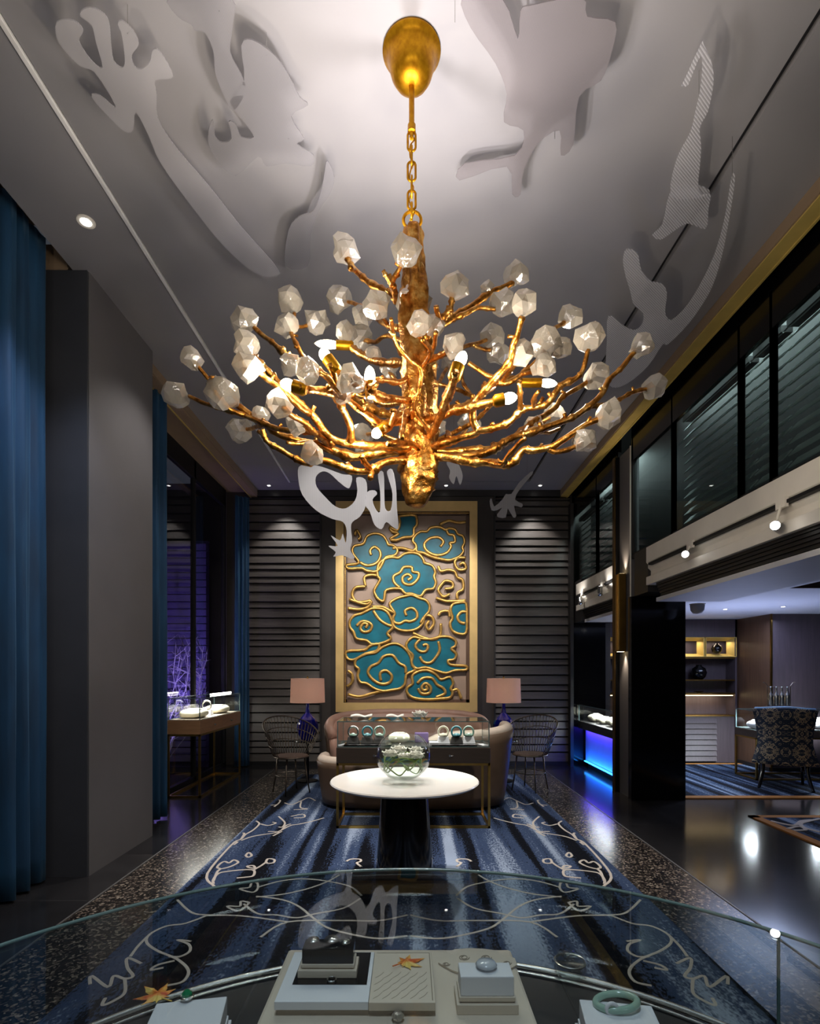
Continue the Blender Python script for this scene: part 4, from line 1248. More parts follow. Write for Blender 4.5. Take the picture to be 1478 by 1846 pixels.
# the etched dragon to the right
s3 = 3.092
rbody = [(395, 490), (380, 400), (400, 340), (460, 360), (480, 450), (530, 515), (590, 530), (625, 580), (615, 690), (650, 735), (740, 650), (830, 500), (900, 340), (950, 150), (985, -60), (1005, -60), (975, 150), (930, 380), (880, 540), (820, 650), (740, 760), (630, 870), (600, 870), (520, 990), (400, 1090), (310, 1105), (285, 1000), (290, 850), (300, 710), (390, 770), (450, 790), (490, 750), (490, 690), (440, 650), (420, 570)]
plate('dragon_and_shade_plate', 'finely etched clear acrylic dragon body with a long sweeping tail near the right cornice', [rbody], (0, 2.8, 4.36), (0, 0.14, 1), M['acr_right'], scale=s3, org=(1000, 340), per=3)
plate('dragon_and_shade_plate', 'small etched acrylic dragon piece above the sweeping tail, crossing the dark ceiling slot', [[(640, 30), (720, -20), (860, 10), (855, 120), (840, 225), (740, 195), (660, 240), (590, 285), (545, 260), (600, 200)]], (0, 2.8, 4.38), (0, 0.05, 1), M['acr_right'], scale=s3, org=(1000, 340), per=3)
horn = [(1050, 160), (1060, 165), (1085, 220), (1095, 290), (1075, 400), (1045, 460), (1050, 540), (1040, 690), (1080, 700), (1000, 720), (940, 700), (960, 580), (1010, 480), (1030, 400), (1050, 300), (1050, 200), (1010, 290), (1000, 310), (980, 310), (990, 290)]
plate('dragon_and_shade_plate', 'thin etched acrylic dragon horn high on the ceiling above the right dragon piece', [horn], (0, 0, 4.34), (0, 0, 1), M['acr_right'], scale=1.997, org=(738, 0), per=3)
# the pale dragon before the artwork
s7 = 1478 / 480
tail = [(180, 190), (240, 180), (290, 190), (380, 230), (440, 300), (465, 290), (480, 240), (550, 300), (555, 390), (530, 460), (480, 490), (465, 510), (475, 600), (465, 650), (490, 690), (475, 700), (420, 680), (375, 685), (385, 660), (345, 625), (395, 625), (360, 570), (410, 600), (425, 555), (440, 610), (445, 540), (425, 495), (370, 480), (280, 430), (200, 340), (180, 260)]
inner = [(275, 240), (310, 215), (380, 230), (440, 300), (480, 260), (510, 340), (480, 400), (430, 420), (380, 410), (310, 350), (275, 290)]
tailp = [(180, 190), (230, 178), (290, 185), (340, 200), (420, 230), (475, 240), (465, 300), (445, 305), (400, 270), (350, 225), (310, 215), (275, 245), (280, 300), (330, 360), (385, 410), (440, 420), (490, 380), (505, 320), (500, 250), (550, 260), (560, 330), (550, 410), (520, 465), (478, 495), (470, 530), (476, 600), (466, 650), (490, 692), (470, 700), (420, 680), (372, 688), (385, 662), (345, 628), (396, 628), (358, 570), (408, 598), (425, 560), (440, 612), (446, 545), (425, 495), (365, 478), (275, 430), (200, 345), (178, 260)]
plate('dragon_and_shade_plate', 'white acrylic curling dragon tail and claw hanging before the art frame\'s upper left corner', [tailp], (0, 6.3, 0), (0, 1, 0), M['acr_mid'], scale=s7, org=(480, 780), per=3)
plume = [(620, 230), (650, 220), (655, 330), (660, 420), (690, 430), (700, 340), (680, 260), (670, 215), (700, 205), (720, 300), (725, 420), (733, 530), (700, 520), (665, 495), (640, 535), (600, 510), (575, 440), (550, 400), (560, 330), (600, 320), (615, 340), (590, 370), (605, 420), (630, 440), (632, 330)]
plate('dragon_and_shade_plate', 'white acrylic forked dragon plume hanging left of the chandelier trunk\'s foot', [plume], (0, 6.25, 0), (0, 1, 0), M['acr_mid'], scale=s7, org=(480, 780), per=3)
plate('dragon_and_shade_plate', 'small white acrylic flake hanging just right of the chandelier trunk', [[(1000, 165), (1040, 150), (1070, 180), (1090, 240), (1075, 290), (1055, 240), (1040, 285), (1015, 250), (1020, 210)]], (0, 6.3, 0), (0, 1, 0), M['acr_mid'], scale=s7, org=(480, 780), per=3)
rclaw = [(1240, 380), (1250, 365), (1265, 410), (1310, 370), (1330, 340), (1360, 340), (1400, 280), (1470, 215), (1478, 230), (1410, 310), (1380, 370), (1422, 395), (1415, 415), (1375, 405), (1388, 460), (1370, 470), (1340, 420), (1330, 470), (1290, 470), (1280, 455), (1310, 415), (1280, 430), (1250, 430)]
plate('dragon_and_shade_plate', 'grey acrylic dragon foot hanging before the right ribbed wall panel', [rclaw], (0, 6.6, 0), (0, 1, 0), acrylic('acrylic_grey', (0.6, 0.6, 0.62, 1), 0.7, 34, contrast=0.3), scale=s7, org=(480, 780), per=2)
wires = MB()
for (x, y, Y) in ((560, 842, 6.3), (690, 850, 6.25), (818, 830, 6.3), (950, 852, 6.6), (620, 850, 6.3)):
    p = P(x, y, Y)
    wires.tube([p, (p.x, p.y, CEIL - .003)], 0.0015, 5)
for (x, y, z) in ((230, 60, zc), (270, 210, zc), (430, 440, zc), (520, 250, zc + .02), (480, 100, zc + .02), (395, 20, zc + .02), (580, 340, zc + .03), (820, 40, zc + .03), (1000, 250, zc + .03), (940, 330, zc + .03), (1230, 330, 4.36), (1150, 560, 4.22), (1320, 330, 4.2), (1260, 170, 4.34)):
    p = PZ(x, y, z)
    wires.tube([p, (p.x, p.y, CEIL - .003)], 0.0015, 5)
tag(wires.build('suspension_wires', M['steel'], loc=(0, 3, 4.4)), 'thin steel wires holding the acrylic dragon pieces below the ceiling', 'wire', kind='stuff')


# ------------------------------------------------------------------ round table and flower bowl
TX, TY = -0.03, 3.84
t = thing('round_table', 'round white-topped table on a flared black pedestal in the middle of the rug', 'table', (TX, TY, 0.014))
MB().lathe([(0.0, 0.715), (0.46, 0.718), (0.505, 0.728), (0.52, 0.742), (0.515, 0.75), (0.0, 0.75)], (TX, TY, 0), 96).build('tabletop', M['marble'], t, smooth=True, autos=50)
MB().lathe([(0.20, 0.014), (0.205, 0.02), (0.196, 0.2), (0.178, 0.45), (0.165, 0.66), (0.165, 0.715)], (TX, TY, 0), 64).build('pedestal', M['black_gloss'], t, smooth=True, autos=60)


def bowl():
    c = P(727, 1369, 3.80)
    bx, by = c.x, 3.80
    z0, R = 0.751, 0.19
    t = thing('fish_bowl', 'round clear glass bowl of white roses and curling stems on the round table', 'bowl', (bx, by, z0))
    prof, inn = [], []
    for k in range(25):
        a = -math.pi / 2 + 0.42 + (math.pi - 0.42 - 0.62) * k / 24
        prof.append((R * math.cos(a), z0 + 0.174 + R * math.sin(a) * 0.915))
    inn = [(r - 0.005, z + 0.002) for r, z in prof[::-1]]
    MB().lathe([(0.02, prof[0][1])] + prof + inn + [(0.02, prof[0][1] + 0.006)], (bx, by, 0), 56).build('bowl', M['bowl_glass'], t, smooth=True)
    wt = []
    zt = z0 + 0.14
    for r, z in prof:
        if z < zt:
            wt.append((r - 0.008, z + 0.006))
    wt.append((wt[-1][0] + 0.004, zt))
    MB().lathe([(0.0, wt[0][1])] + wt + [(0.0, zt)], (bx, by, 0), 48).build('water', glass('water', (0.96, 0.98, 0.97, 1), 0.02), t, smooth=True, autos=40)
    rnd = random.Random(3)
    for k in range(9):
        a0 = rnd.uniform(0, 6.28)
        dr = rnd.choice((-1, 1))
        pts = []
        for i in range(9):
            a = a0 + dr * i * 0.36
            r = 0.155 - 0.03 * math.sin(i * .4)
            z = z0 + 0.05 + 0.125 * abs(math.cos(i * 0.36 + k * .3))
            r = min(r, math.sqrt(max(0.0004, (R - .016) ** 2 - ((z - z0 - .174) / .915) ** 2)))
            pts.append((bx + r * math.cos(a), by + r * math.sin(a), z))
        MB().tube(catmull(pts, 4), [0.006 - 0.003 * j / 32 for j in range(33)], 6).build('stem', M['stem'], t, smooth=True)
    for (ox, oy, oz, r) in ((-0.09, -0.05, 0.195, 0.052), (0.005, -0.07, 0.18, 0.042), (0.085, -0.06, 0.185, 0.056), (-0.03, 0.08, 0.205, 0.055), (0.09, 0.08, 0.20, 0.05)):
        o = rose(Vector((bx + ox, by + oy, z0 + oz)), r, t)


def rose(c, r, parent, name='rose'):
    b = MB()
    for ring, (n_, rr, tilt, sz) in enumerate(((3, 0.18, 0.15, .55), (5, 0.42, 0.5, .75), (6, 0.72, 0.95, .85))):
        for k in range(n_):
            a = 2 * math.pi * k / n_ + ring * 0.5
            ca, sa = math.cos(a), math.sin(a)

            def fn(u, v, ca=ca, sa=sa, rr=rr, tilt=tilt, sz=sz):
                w = (u - .5) * sz * r * 2.1 * math.sin(math.pi * min(1, 0.3 + v * .62)) 
                h = v * sz * r * 1.25
                out = rr * r * (0.35 + .65 * v) + h * math.sin(tilt) * .5 - abs(u - .5) * .5 * r * rr
                z = h * math.cos(tilt) - 0.35 * r + (0.10 * r * math.sin(u * 6.28) if v > .8 else 0)
                return c + Vector((ca * out - sa * w, sa * out + ca * w, z))
            b.grid(fn, 6, 5)
    o = b.build(name, M['petal'], parent, smooth=True, fix=False, solid=0.0015, loc=None if parent else c)
    return o


bowl()


# ------------------------------------------------------------------ vitrines
def edge_box(b, x0, x1, y0, y1, z0, z1, r):
    for y in (y0, y1):
        for z in (z0, z1):
            b.box(x0, x1, y - r, y + r, z - r, z + r)
    for x in (x0, x1):
        for z in (z0, z1):
            b.box(x - r, x + r, y0, y1, z - r, z + r)
        for y in (y0, y1):
            b.box(x - r, x + r, y - r, y + r, z0, z1)


def vitrine(label, x0, x1, y0, y1, zf, zb0, zb1, zg, wood, knobs, knob_side='front', legr=0.012):
    t = thing('display_case', label, 'display case', ((x0 + x1) / 2, (y0 + y1) / 2, zf))
    MB().box(x0, x1, y0, y1, zb0, zb1).build('drawer_box', wood, t, bevel=0.004)
    g = MB()
    e = 0.012
    g.box(x0 + e, x1 - e, y0 + e, y0 + e + .005, zb1, zg)
    g.box(x0 + e, x1 - e, y1 - e - .005, y1 - e, zb1, zg)
    g.box(x0 + e, x0 + e + .005, y0 + e, y1 - e, zb1, zg)
    g.box(x1 - e - .005, x1 - e, y0 + e, y1 - e, zb1, zg)
    g.box(x0 + e, x1 - e, y0 + e, y1 - e, zg, zg + .006)
    g.build('glass_hood', M['glass'], t)
    ed = MB()
    edge_box(ed, x0 + e, x1 - e, y0 + e, y1 - e, zb1 + 0.004, zg + .003, 0.0045)
    ed.build('glass_edges', M['glass_edge'], t)
    MB().box(x0 + .004, x1 - .004, y0 + .004, y1 - .004, zb1, zb1 + .003).build('lining', M['charcoal'] if wood is M['vitrine_wood'] else M['cream'], t)
    for sx in (x0 + legr, x1 - legr):
        for sy in (y0 + legr, y1 - legr):
            MB().box(sx - legr, sx + legr, sy - legr, sy + legr, zf, zb0).build('leg', M['brass'], t)
    b = MB()
    for sy in (y0 + legr, y1 - legr):
        b.box(x0, x1, sy - legr, sy + legr, zf, zf + 2 * legr)
        b.box(x0, x1, sy - legr * .8, sy + legr * .8, zb0 - 0.022, zb0)
    for sx in (x0 + legr, x1 - legr):
        b.box(sx - legr, sx + legr, y0, y1, zf, zf + 2 * legr)
        b.box(sx - legr * .8, sx + legr * .8, y0, y1, zb0 - 0.022, zb0)
    b.build('base_rail', M['brass'], t)
    for p, d in knobs:
        p, d = Vector(p), Vector(d)
        MB().tube([p, p + d * .012, p + d * .014, p + d * .026], [0.006, 0.006, 0.013, 0.011], 12).tube([p + d * .02 + Vector((0, 0, 0)), p + d * .02 + (Vector((.03, 0, 0)) if abs(d.y) > .5 else Vector((0, .03, 0)))], 0.005, 8).build('lock', M['steel'], t)
    return t


VX0, VX1, VY0, VY1 = -0.694, 0.779, 5.22, 5.72
vz0, vz1, vzg = 0.636, 0.785, 1.03
vitrine('brass-legged glass display case with dark drawers, between the round table and the sofas', VX0, VX1, VY0, VY1, 0.014, vz0, vz1, vzg, M['vitrine_wood'], [((-0.33, VY0, 0.71), (0, -1, 0)), ((0.39, VY0, 0.71), (0, -1, 0))])
lamp('AREA', 'light_vitrine', (0.04, 5.50, 1.02), 5, (1, 0.95, 0.88), (0.04, 5.48, 0.8), 1.3, 0.15)


def tray(label, cx, cy, z, w, d, m, h=0.018):
    o = MB().box(cx - w / 2, cx + w / 2, cy - d / 2, cy + d / 2, z, z + h).build('jewellery_tray', m, loc=(cx, cy, z), bevel=0.004)
    return tag(o, label, 'tray', 'jewellery in the display cases')


def ring_stand(label, cx, cy, z, gem, base='charcoal', s=1.0, ringm='steel'):
    t = thing('jewellery_stand', label, 'jewellery stand', (cx, cy, z), 'jewellery in the display cases')
    h = 0.05 * s
    MB().hexa([(cx - .05 * s, cy - .04 * s, z), (cx + .05 * s, cy - .04 * s, z), (cx + .05 * s, cy + .04 * s, z), (cx - .05 * s, cy + .04 * s, z)],
              [(cx - .04 * s, cy - .015 * s, z + h), (cx + .04 * s, cy - .015 * s, z + h), (cx + .035 * s, cy + .03 * s, z + h), (cx - .035 * s, cy + .03 * s, z + h)]).build('block', M[base], t, bevel=0.003)
    pts = [(cx + math.cos(a) * .038 * s, cy, z + h + .038 * s + math.sin(a) * .042 * s) for a in [2 * math.pi * k / 24 for k in range(24)]]
    MB().tube(pts, 0.008 * s, 8, closed=True).build('ring', M[ringm], t, smooth=True)
    MB().lathe([(0.0, z + h), (0.028 * s, z + h + .01), (0.03 * s, z + h + .02), (0.016 * s, z + h + .034), (0, z + h + .04)], (cx, cy - .012, 0), 12).build('gem', M[gem], t)
    return t


zt = vz1 + 0.004
tray('black jewellery tray on the left side of the central display case', -0.40, 5.36, zt, 0.46, 0.18, M['black_gloss'])
tray('black jewellery tray on the right side of the central display case', 0.44, 5.36, zt, 0.44, 0.18, M['black_gloss'])
for (x, gem, base, ring, lab) in ((-0.55, 'jade', 'charcoal', 'steel', 'pale jade ring stand, leftmost on the left black tray'), (-0.41, 'turquoise', 'charcoal', 'turquoise', 'turquoise ring stand, middle one on the left black tray'), (-0.29, 'jade', 'charcoal', 'jade', 'green jade ring stand, rightmost on the left black tray'),
                                (0.34, 'ivory', 'white_box', 'ivory', 'white ring stand, leftmost on the right black tray'), (0.47, 'turquoise', 'charcoal', 'turquoise', 'teal gem stand, middle one on the right black tray'), (0.59, 'jade', 'white_box', 'jade', 'small white jade ring stand, rightmost on the right black tray')):
    ring_stand(lab, x, 5.40, zt + .018, gem, base, 1.25, ring)


def pillow(label, cx, cy, z, w, d, h, m, cat='cushion', rz=0.0, name='jewellery_cushion', top=None):
    def fn(u, v):
        a = 2 * math.pi * u
        ph = -math.pi / 2 + math.pi * v
        sx = math.copysign(abs(math.cos(a)) ** 0.5, math.cos(a)) * math.cos(ph) ** 0.6 if abs(math.cos(ph)) > 1e-6 else 0
        sy = math.copysign(abs(math.sin(a)) ** 0.5, math.sin(a)) * math.cos(ph) ** 0.6 if abs(math.cos(ph)) > 1e-6 else 0
        x, y = sx * w / 2, sy * d / 2
        return Vector((cx + x * math.cos(rz) - y * math.sin(rz), cy + x * math.sin(rz) + y * math.cos(rz), z + h / 2 + math.sin(ph) * h / 2 * (1 + .15 * math.sin(u * 12))))
    t = thing(name, label, cat, (cx, cy, z), 'jewellery in the display cases')
    MB().grid(fn, 32, 13, True).build('cushion', m, t, smooth=True)
    if top:
        pts = [(cx + math.cos(a) * w * .3, cy + math.sin(a) * d * .28, z + h * 1.0) for a in [2 * math.pi * k / 30 for k in range(30)]]
        MB().tube(pts, 0.006, 6, closed=True).build('necklace', M[top], t, smooth=True)
    return t


pillow('cream cushion in the middle of the central display case', -0.10, 5.58, zt, 0.22, 0.12, 0.10, M['ivory'], top='steel')
tag(MB().box(0.06, 0.20, 5.56, 5.64, zt, zt + .10).build('jewellery_box', M['amethyst'], loc=(0.13, 5.6, zt), bevel=0.006), 'purple velvet box at the centre back of the central display case', 'box')
tag(MB().box(0.20, 0.29, 5.30, 5.42, zt, zt + .035).build('jewellery_box', M['white_box'], loc=(0.25, 5.36, zt), bevel=0.004), 'small white box left of the right tray in the central display case', 'box')
tag(MB().box(0.69, 0.755, 5.26, 5.40, zt, zt + .012, 0.3).build('price_card', M['white_box'], loc=(0.72, 5.33, zt)), 'white card in the right end of the central display case', 'card')
tag(MB().box(-0.67, -0.63, 5.26, 5.40, zt, zt + .012, -0.3).build('price_card', M['white_box'], loc=(-0.65, 5.33, zt)), 'white card in the left end of the central display case', 'card')
# things lying on the hood
rs = rose(Vector((P(757, 1292, 5.60).x, 5.60, vzg + 0.045)), 0.075, None, 'white_rose')
tag(rs, 'single white silk rose lying on the central display case', 'flower')


def napkin(label, cx, cy, z, w):
    def fn(u, v):
        return Vector((cx + (u - .5) * w, cy + (v - .5) * 0.12, z + 0.012 + 0.035 * abs(math.sin(u * 4.2 + .4)) * (0.4 + .6 * v) + 0.012 * math.sin(v * 5)))
    tag(MB().grid(fn, 16, 7).build('folded_cloth', M['petal'], loc=(cx, cy, z), smooth=True, solid=0.004), label, 'cloth', 'folded white cloths')


napkin('crumpled white cloth on the left of the central display case top', P(652, 1290, 5.6).x, 5.60, vzg + .008, 0.22)
napkin('folded white cloth near the middle of the central display case top, left of the rose', P(712, 1293, 5.6).x, 5.60, vzg + .008, 0.18)

# left bay case
LX0, LX1, LY0, LY1 = -2.90, -2.50, 6.55, 8.12
lz0, lz1, lzg = 0.76, 0.93, 1.19
vitrine('tan glass display case with brass legs in the left window bay', LX0, LX1, LY0, LY1, 0, lz0, lz1, lzg, M['vitrine_tan'], [((LX1, 7.0, 0.84), (1, 0, 0)), ((LX1, 7.65, 0.84), (1, 0, 0))])
lamp('AREA', 'light_bay_case', (-2.7, 7.33, 1.18), 16, (1, 0.97, 0.9), (-2.7, 7.33, 0.9), 0.2, 1.4)
pillow('white display cushion at the near end of the left bay case', -2.71, 6.90, lz1 + .004, 0.28, 0.42, 0.11, M['ivory'], top='steel')
pillow('white display cushion at the far end of the left bay case', -2.71, 7.72, lz1 + .004, 0.28, 0.42, 0.11, M['ivory'], top='steel')
ring_stand('white ring stand in the middle of the left bay case', -2.70, 7.30, lz1 + .004, 'ivory', 'white_box', 1.5)
lamp_strip = MB().box(-2.62, -2.60, 7.2, 8.0, lzg + .012, lzg + .035)
tag(lamp_strip.build('light_bar', M['lens_small'], loc=(-2.61, 7.6, lzg + .012)), 'slim glowing light bar on top of the left bay case', 'lamp')


# ------------------------------------------------------------------ sofas
def tub(label, cx, cy, a, bb, hfun, ang0, ang1, shell, inner, rim, seat_z, seat_h, face, loc_z=0.014, taper=0.90, hmin=0.05):
    t = thing('tub_sofa', label, 'sofa', (cx, cy, loc_z))
    th = 0.10
    n_ = 56
    H = [0.0, 0.12, 0.35, 0.6, 0.85, 1.0]

    def ring(f, k):                       # superellipse in plan
        an = ang0 + (ang1 - ang0) * f
        ca, sa = math.cos(an), math.sin(an)
        e = 0.75
        return Vector((math.copysign(abs(ca) ** e, ca), math.copysign(abs(sa) ** e, sa), 0))

    def out(u, v, inset=0.0, top=0.0):
        d = ring(u, v)
        h = hfun(u)
        s_ = taper + (1 - taper) * (v * h / 0.9) ** 0.8
        return Vector((cx + d.x * (a - inset) * s_, cy + d.y * (bb - inset) * s_, hmin + v * (h - hmin) + top))
    o = MB().grid(lambda u, v: out(u, v), n_, 8).build('shell', shell, t, smooth=True, fix=False, solid=-0.02)
    MB().grid(lambda u, v: out(u, v, th), n_, 8).build('inner_padding', inner, t, smooth=True, fix=False, solid=0.02)
    pts = [out(i / (n_ - 1), 1, th / 2) for i in range(n_)]
    MB().tube(pts, th / 2 + 0.012, 10).build('rolled_rim', rim, t, smooth=True)
    for f in (0.0, 1.0):
        q = [out(f, v, th / 2) for v in (0, .25, .5, .75, 1)]
        MB().tube(q, th / 2 + 0.005, 10).build('arm_front', rim, t, smooth=True)
    # seat
    sp = [out(i / (n_ - 1), 0.4, th + 0.01) for i in range(n_)]
    sp = [Vector((p.x, p.y, seat_z - seat_h)) for p in sp]
    MB().prism(sp, (0, 0, seat_h)).build('seat_cushion', inner, t, bevel=0.03)
    MB().prism([Vector((cx + (p.x - cx) * .93, cy + (p.y - cy) * .93, loc_z)) for p in sp], (0, 0, 0.07)).build('plinth', M['brass_dark'], t)
    return t


def h_near(u):
    # low chaise end on the left, high back on the right
    x = u                        # u runs from the left end round the camera side to the right end
    s_ = min(1, max(0, (x - 0.40) / 0.2))
    s_ = s_ * s_ * (3 - 2 * s_)
    return 0.52 + 0.33 * s_ + (0.03 * math.sin(x * 8) if s_ > .9 else 0)


tub('taupe tub sofa seen from behind, just beyond the central display case, low on its left', 0.05, 6.28, 1.12, 0.50, h_near, math.pi * 1.0 - 0.15, math.pi * 2.0 + 0.15, M['leather_brown'], M['leather_pink'], M['leather_cream'], 0.42, 0.16, -1)


def h_far(u):
    return 0.66 + 0.29 * math.sin(math.pi * min(1, max(0, u))) ** 0.45


tub('blush leather sofa facing the camera below the framed relief', -0.02, 7.12, 1.07, 0.40, h_far, math.pi * 0.0 - 0.35, math.pi * 1.0 + 0.35, M['leather_brown'], M['leather_pink'], M['leather_pink'], 0.44, 0.16, 1, taper=0.9)


# ------------------------------------------------------------------ lamps, side tables, wire chairs
def side_table(label, x, y):
    t = thing('side_table', label, 'table', (x, y, 0.0), 'round black side tables under the lamps')
    MB().lathe([(0, 0.545), (0.19, 0.545), (0.195, 0.555), (0.19, 0.565), (0, 0.565)], (x, y, 0), 40).build('tabletop', M['black_gloss'], t, smooth=True, autos=40)
    MB().lathe([(0.02, 0.02), (0.02, 0.545)], (x, y, 0), 16).build('stem', M['black_gloss'], t, smooth=True, autos=40)
    MB().lathe([(0.14, 0.0), (0.14, 0.012), (0.02, 0.025)], (x, y, 0), 32).build('base', M['black_gloss'], t)
    t.location.z = 0.016


def table_lamp(label, x, y):
    z = 0.582
    t = thing('table_lamp', label, 'lamp', (x, y, z), 'cobalt table lamps beside the sofa')
    prof = [(0.075, z), (0.085, z + .008), (0.10, z + .03), (0.135, z + .10), (0.148, z + .16), (0.142, z + .22), (0.115, z + .28), (0.07, z + .33), (0.034, z + .37), (0.026, z + .42), (0.024, z + .49), (0.03, z + .50)]
    MB().lathe(prof, (x, y, 0), 14).build('base', M['cobalt'], t)
    MB().lathe([(0.012, z + .5), (0.012, z + .86)], (x, y, 0), 10).build('stem', M['brass'], t)
    s0, s1 = z + .512, z + .842
    MB().lathe([(0.236, s0), (0.226, s1), (0.222, s1), (0.232, s0), (0.236, s0)], (x, y, 0), 48, cap=False).build('lamp_shade', M['shade'], t, smooth=True, autos=40)
    MB().tube([(x, y, z + .86), (x, y, z + .875)], [0.012, 0.006], 10).build('finial', M['brass_dark'], t)
    b = MB()
    for k in range(3):
        a = k * 2.094
        b.tube([(x, y, s1 - .012), (x + .224 * math.cos(a), y + .224 * math.sin(a), s1 - .012)], 0.003, 5)
    b.build('shade_spider', M['brass_dark'], t)
    lamp('POINT', 'light_shade', (x, y, z + .66), 3.2, (1.0, 0.93, 0.88), size=0.04)


side_table('round black side table under the left blue lamp', -1.39, 7.5)
side_table('round black side table under the right blue lamp', 1.30, 7.5)
table_lamp('cobalt blue bottle lamp with blush drum shade, left of the framed relief', -1.39, 7.5)
table_lamp('cobalt blue bottle lamp with pink drum shade, right of the framed relief', 1.30, 7.5)


def wire_chair(label, x, y, rz):
    t = thing('wire_chair', label, 'chair', (x, y, 0.014), 'bronze wire chairs beside the sofas')
    R = Matrix.Rotation(rz, 3, 'Z')
    o = Vector((x, y, 0))
    W_ = lambda p: R @ Vector(p) + o
    seat = MB()
    seat.lathe([(0, 0.455), (0.20, 0.455), (0.215, 0.465), (0.20, 0.482), (0, 0.486)], (x, y, 0), 36)
    seat.build('seat', M['woven'], t, smooth=True, autos=40)
    MB().tube([W_((0.215 * math.cos(a), 0.215 * math.sin(a), 0.465)) for a in [2 * math.pi * k / 36 for k in range(36)]], 0.009, 8, closed=True).build('seat_ring', M['wire'], t, smooth=True)
    # back: fan of wires rising from the rear of the seat, two hoops (back of chair is +y before turning)
    def bp(a, v):
        r = 0.21 + 0.13 * v ** 0.8
        return W_((r * math.cos(a), r * math.sin(a), 0.465 + v * (0.48 * (0.55 + 0.45 * math.sin(max(0, min(math.pi, (a + .35) * math.pi / (math.pi + .7))))))))
    a0, a1 = -0.35, math.pi + 0.35
    ws = MB()
    for k in range(28):
        a = a0 + (a1 - a0) * k / 27
        ws.tube([bp(a, v / 6) for v in range(7)], 0.005, 5)
    ws.build('back_wires', M['wire'], t, smooth=True)
    for v in (0.4, 0.7, 1.0):
        MB().tube([bp(a0 + (a1 - a0) * k / 40, v) for k in range(41)], 0.0055 if v < 1 else 0.009, 6).build('back_hoop', M['wire'], t, smooth=True)
    for k in range(4):
        a = math.pi / 4 + k * math.pi / 2
        MB().tube([W_((0.17 * math.cos(a), 0.17 * math.sin(a), 0.456)), W_((0.20 * math.cos(a), 0.20 * math.sin(a), 0.2)), W_((0.235 * math.cos(a), 0.235 * math.sin(a), 0.018))], [0.011, 0.010, 0.009], 8).build('leg', M['wire'], t, smooth=True)
    b = MB()
    b.tube([W_((0.19 * math.cos(a), 0.19 * math.sin(a), 0.24)) for a in [2 * math.pi * k / 28 for k in range(28)]], 0.005, 6, closed=True)
    b.build('stretcher', M['wire'], t)


wire_chair('dark wire chair with woven seat left of the sofas, below the left blue lamp', -1.46, 6.78, 0.7)
wire_chair('dark wire chair with woven seat right of the sofas, below the right blue lamp', 1.54, 6.95, -0.7)


# ------------------------------------------------------------------ right side fittings
def sconce():
    x, y = XW - 0.055, 6.70
    z0, z1 = 1.76, 2.71
    t = thing('wall_sconce', 'long vertical brass sconce glowing up and down on the grey pilaster', 'lamp', (XW, y, z0))
    b = MB()
    b.box(x - .05, x + .045, y - .06, y + .06, z0, z1)
    b.build('body', M['brass_dark'], t, bevel=0.006)
    MB().box(x - .058, x - .05, y - .03, y + .022, z0 + .01, z1 - .01).build('front_bar', M['brass'], t)
    MB().box(x - .03, x + .03, y - .04, y + .04, z1, z1 + .003).box(x - .03, x + .03, y - .04, y + .04, z0 - .003, z0).build('glow_lens', M['led_warm'], t)
    lamp('SPOT', 'light_sconce_up', (x + .02, y - .02, z1 + .02), 22, WARM, (XW, y - .02, z1 + 1.2), 0.02, angle=70, blend=1)
    lamp('SPOT', 'light_sconce_down', (x + .02, y - .02, z0 - .02), 22, WARM, (XW, y - .02, z0 - 1.2), 0.02, angle=70, blend=1)


sconce()


def track(label, y0, y1, z):
    tag(MB().box(XW - 0.045, XW - 0.0, y0, y1, z - 0.012, z + 0.012).build('light_track', M['black_matte'], loc=(XW, (y0 + y1) / 2, z)), label, 'light track')


track('black light track along the near gallery beam, holding the glaring spotlights', 1.5, 5.95, 2.685)
track('black light track along the far gallery beam beyond the sconce', 7.0, 8.55, 2.685)


def spot(label, p, aim, on=True, r=0.035):
    p = Vector(p)
    d = (Vector(aim) - p).normalized()
    t = thing('track_spotlight', label, 'spotlight', p, 'spotlights on the gallery light tracks')
    MB().box(XW - 0.055, XW - 0.03, p.y - .05, p.y + .05, 2.65, 2.72).build('adapter', M['white_paint'], t)
    MB().tube([(XW - .045, p.y, 2.68), p], 0.009, 8).build('arm', M['white_paint'], t)
    MB().tube([p - d * .10, p - d * .09, p + d * .03, p + d * .032], [r * .6, r * .95, r, r * .92], 20).build('housing', M['steel'], t, smooth=True, autos=40)
    MB().tube([p + d * .030, p + d * .036], [r * .88, r * .84], 20).build('lens', M['lens'], t)
    return t


spot('glaring round spotlight on the near track, the farther one at the beam\'s end', (2.56, 5.06, 2.60), (0, 0.4, 1.4))
spot('glaring round spotlight on the near track, the nearer one at upper right', (2.56, 3.82, 2.53), (0, 0, 1.5))
spot('small silver spotlight beside the ribbed wall on the far track', (2.57, 8.2, 2.60), (2.64, 8.6, 3.0))
spot('small silver spotlight mid far track, right beside the sconce pilaster', (2.57, 7.35, 2.62), (2.64, 7.6, 3.0))
lamp('SPOT', 'light_track_far', (2.50, 8.25, 2.60), 5, NEUT, (2.64, 8.3, 2.85), 0.02, angle=110, blend=1)
lamp('SPOT', 'light_track_far', (2.50, 7.2, 2.60), 5, NEUT, (2.64, 7.1, 2.85), 0.02, angle=110, blend=1)


def downlight(label, x, y, z=CEIL, r=0.045):
    t = thing('ceiling_downlight', label, 'ceiling light', (x, y, z), 'recessed ceiling downlights')
    MB().tube([(x, y, z + .01), (x, y, z - .006)], [r * 1.3, r * 1.25], 24).build('trim_ring', M['white_paint'] if z > 4 else M['soffit'], t)
    MB().tube([(x, y, z - .0055), (x, y, z - .010)], [r * .75, r * .7], 20).build('lens', M['lens_small'], t)


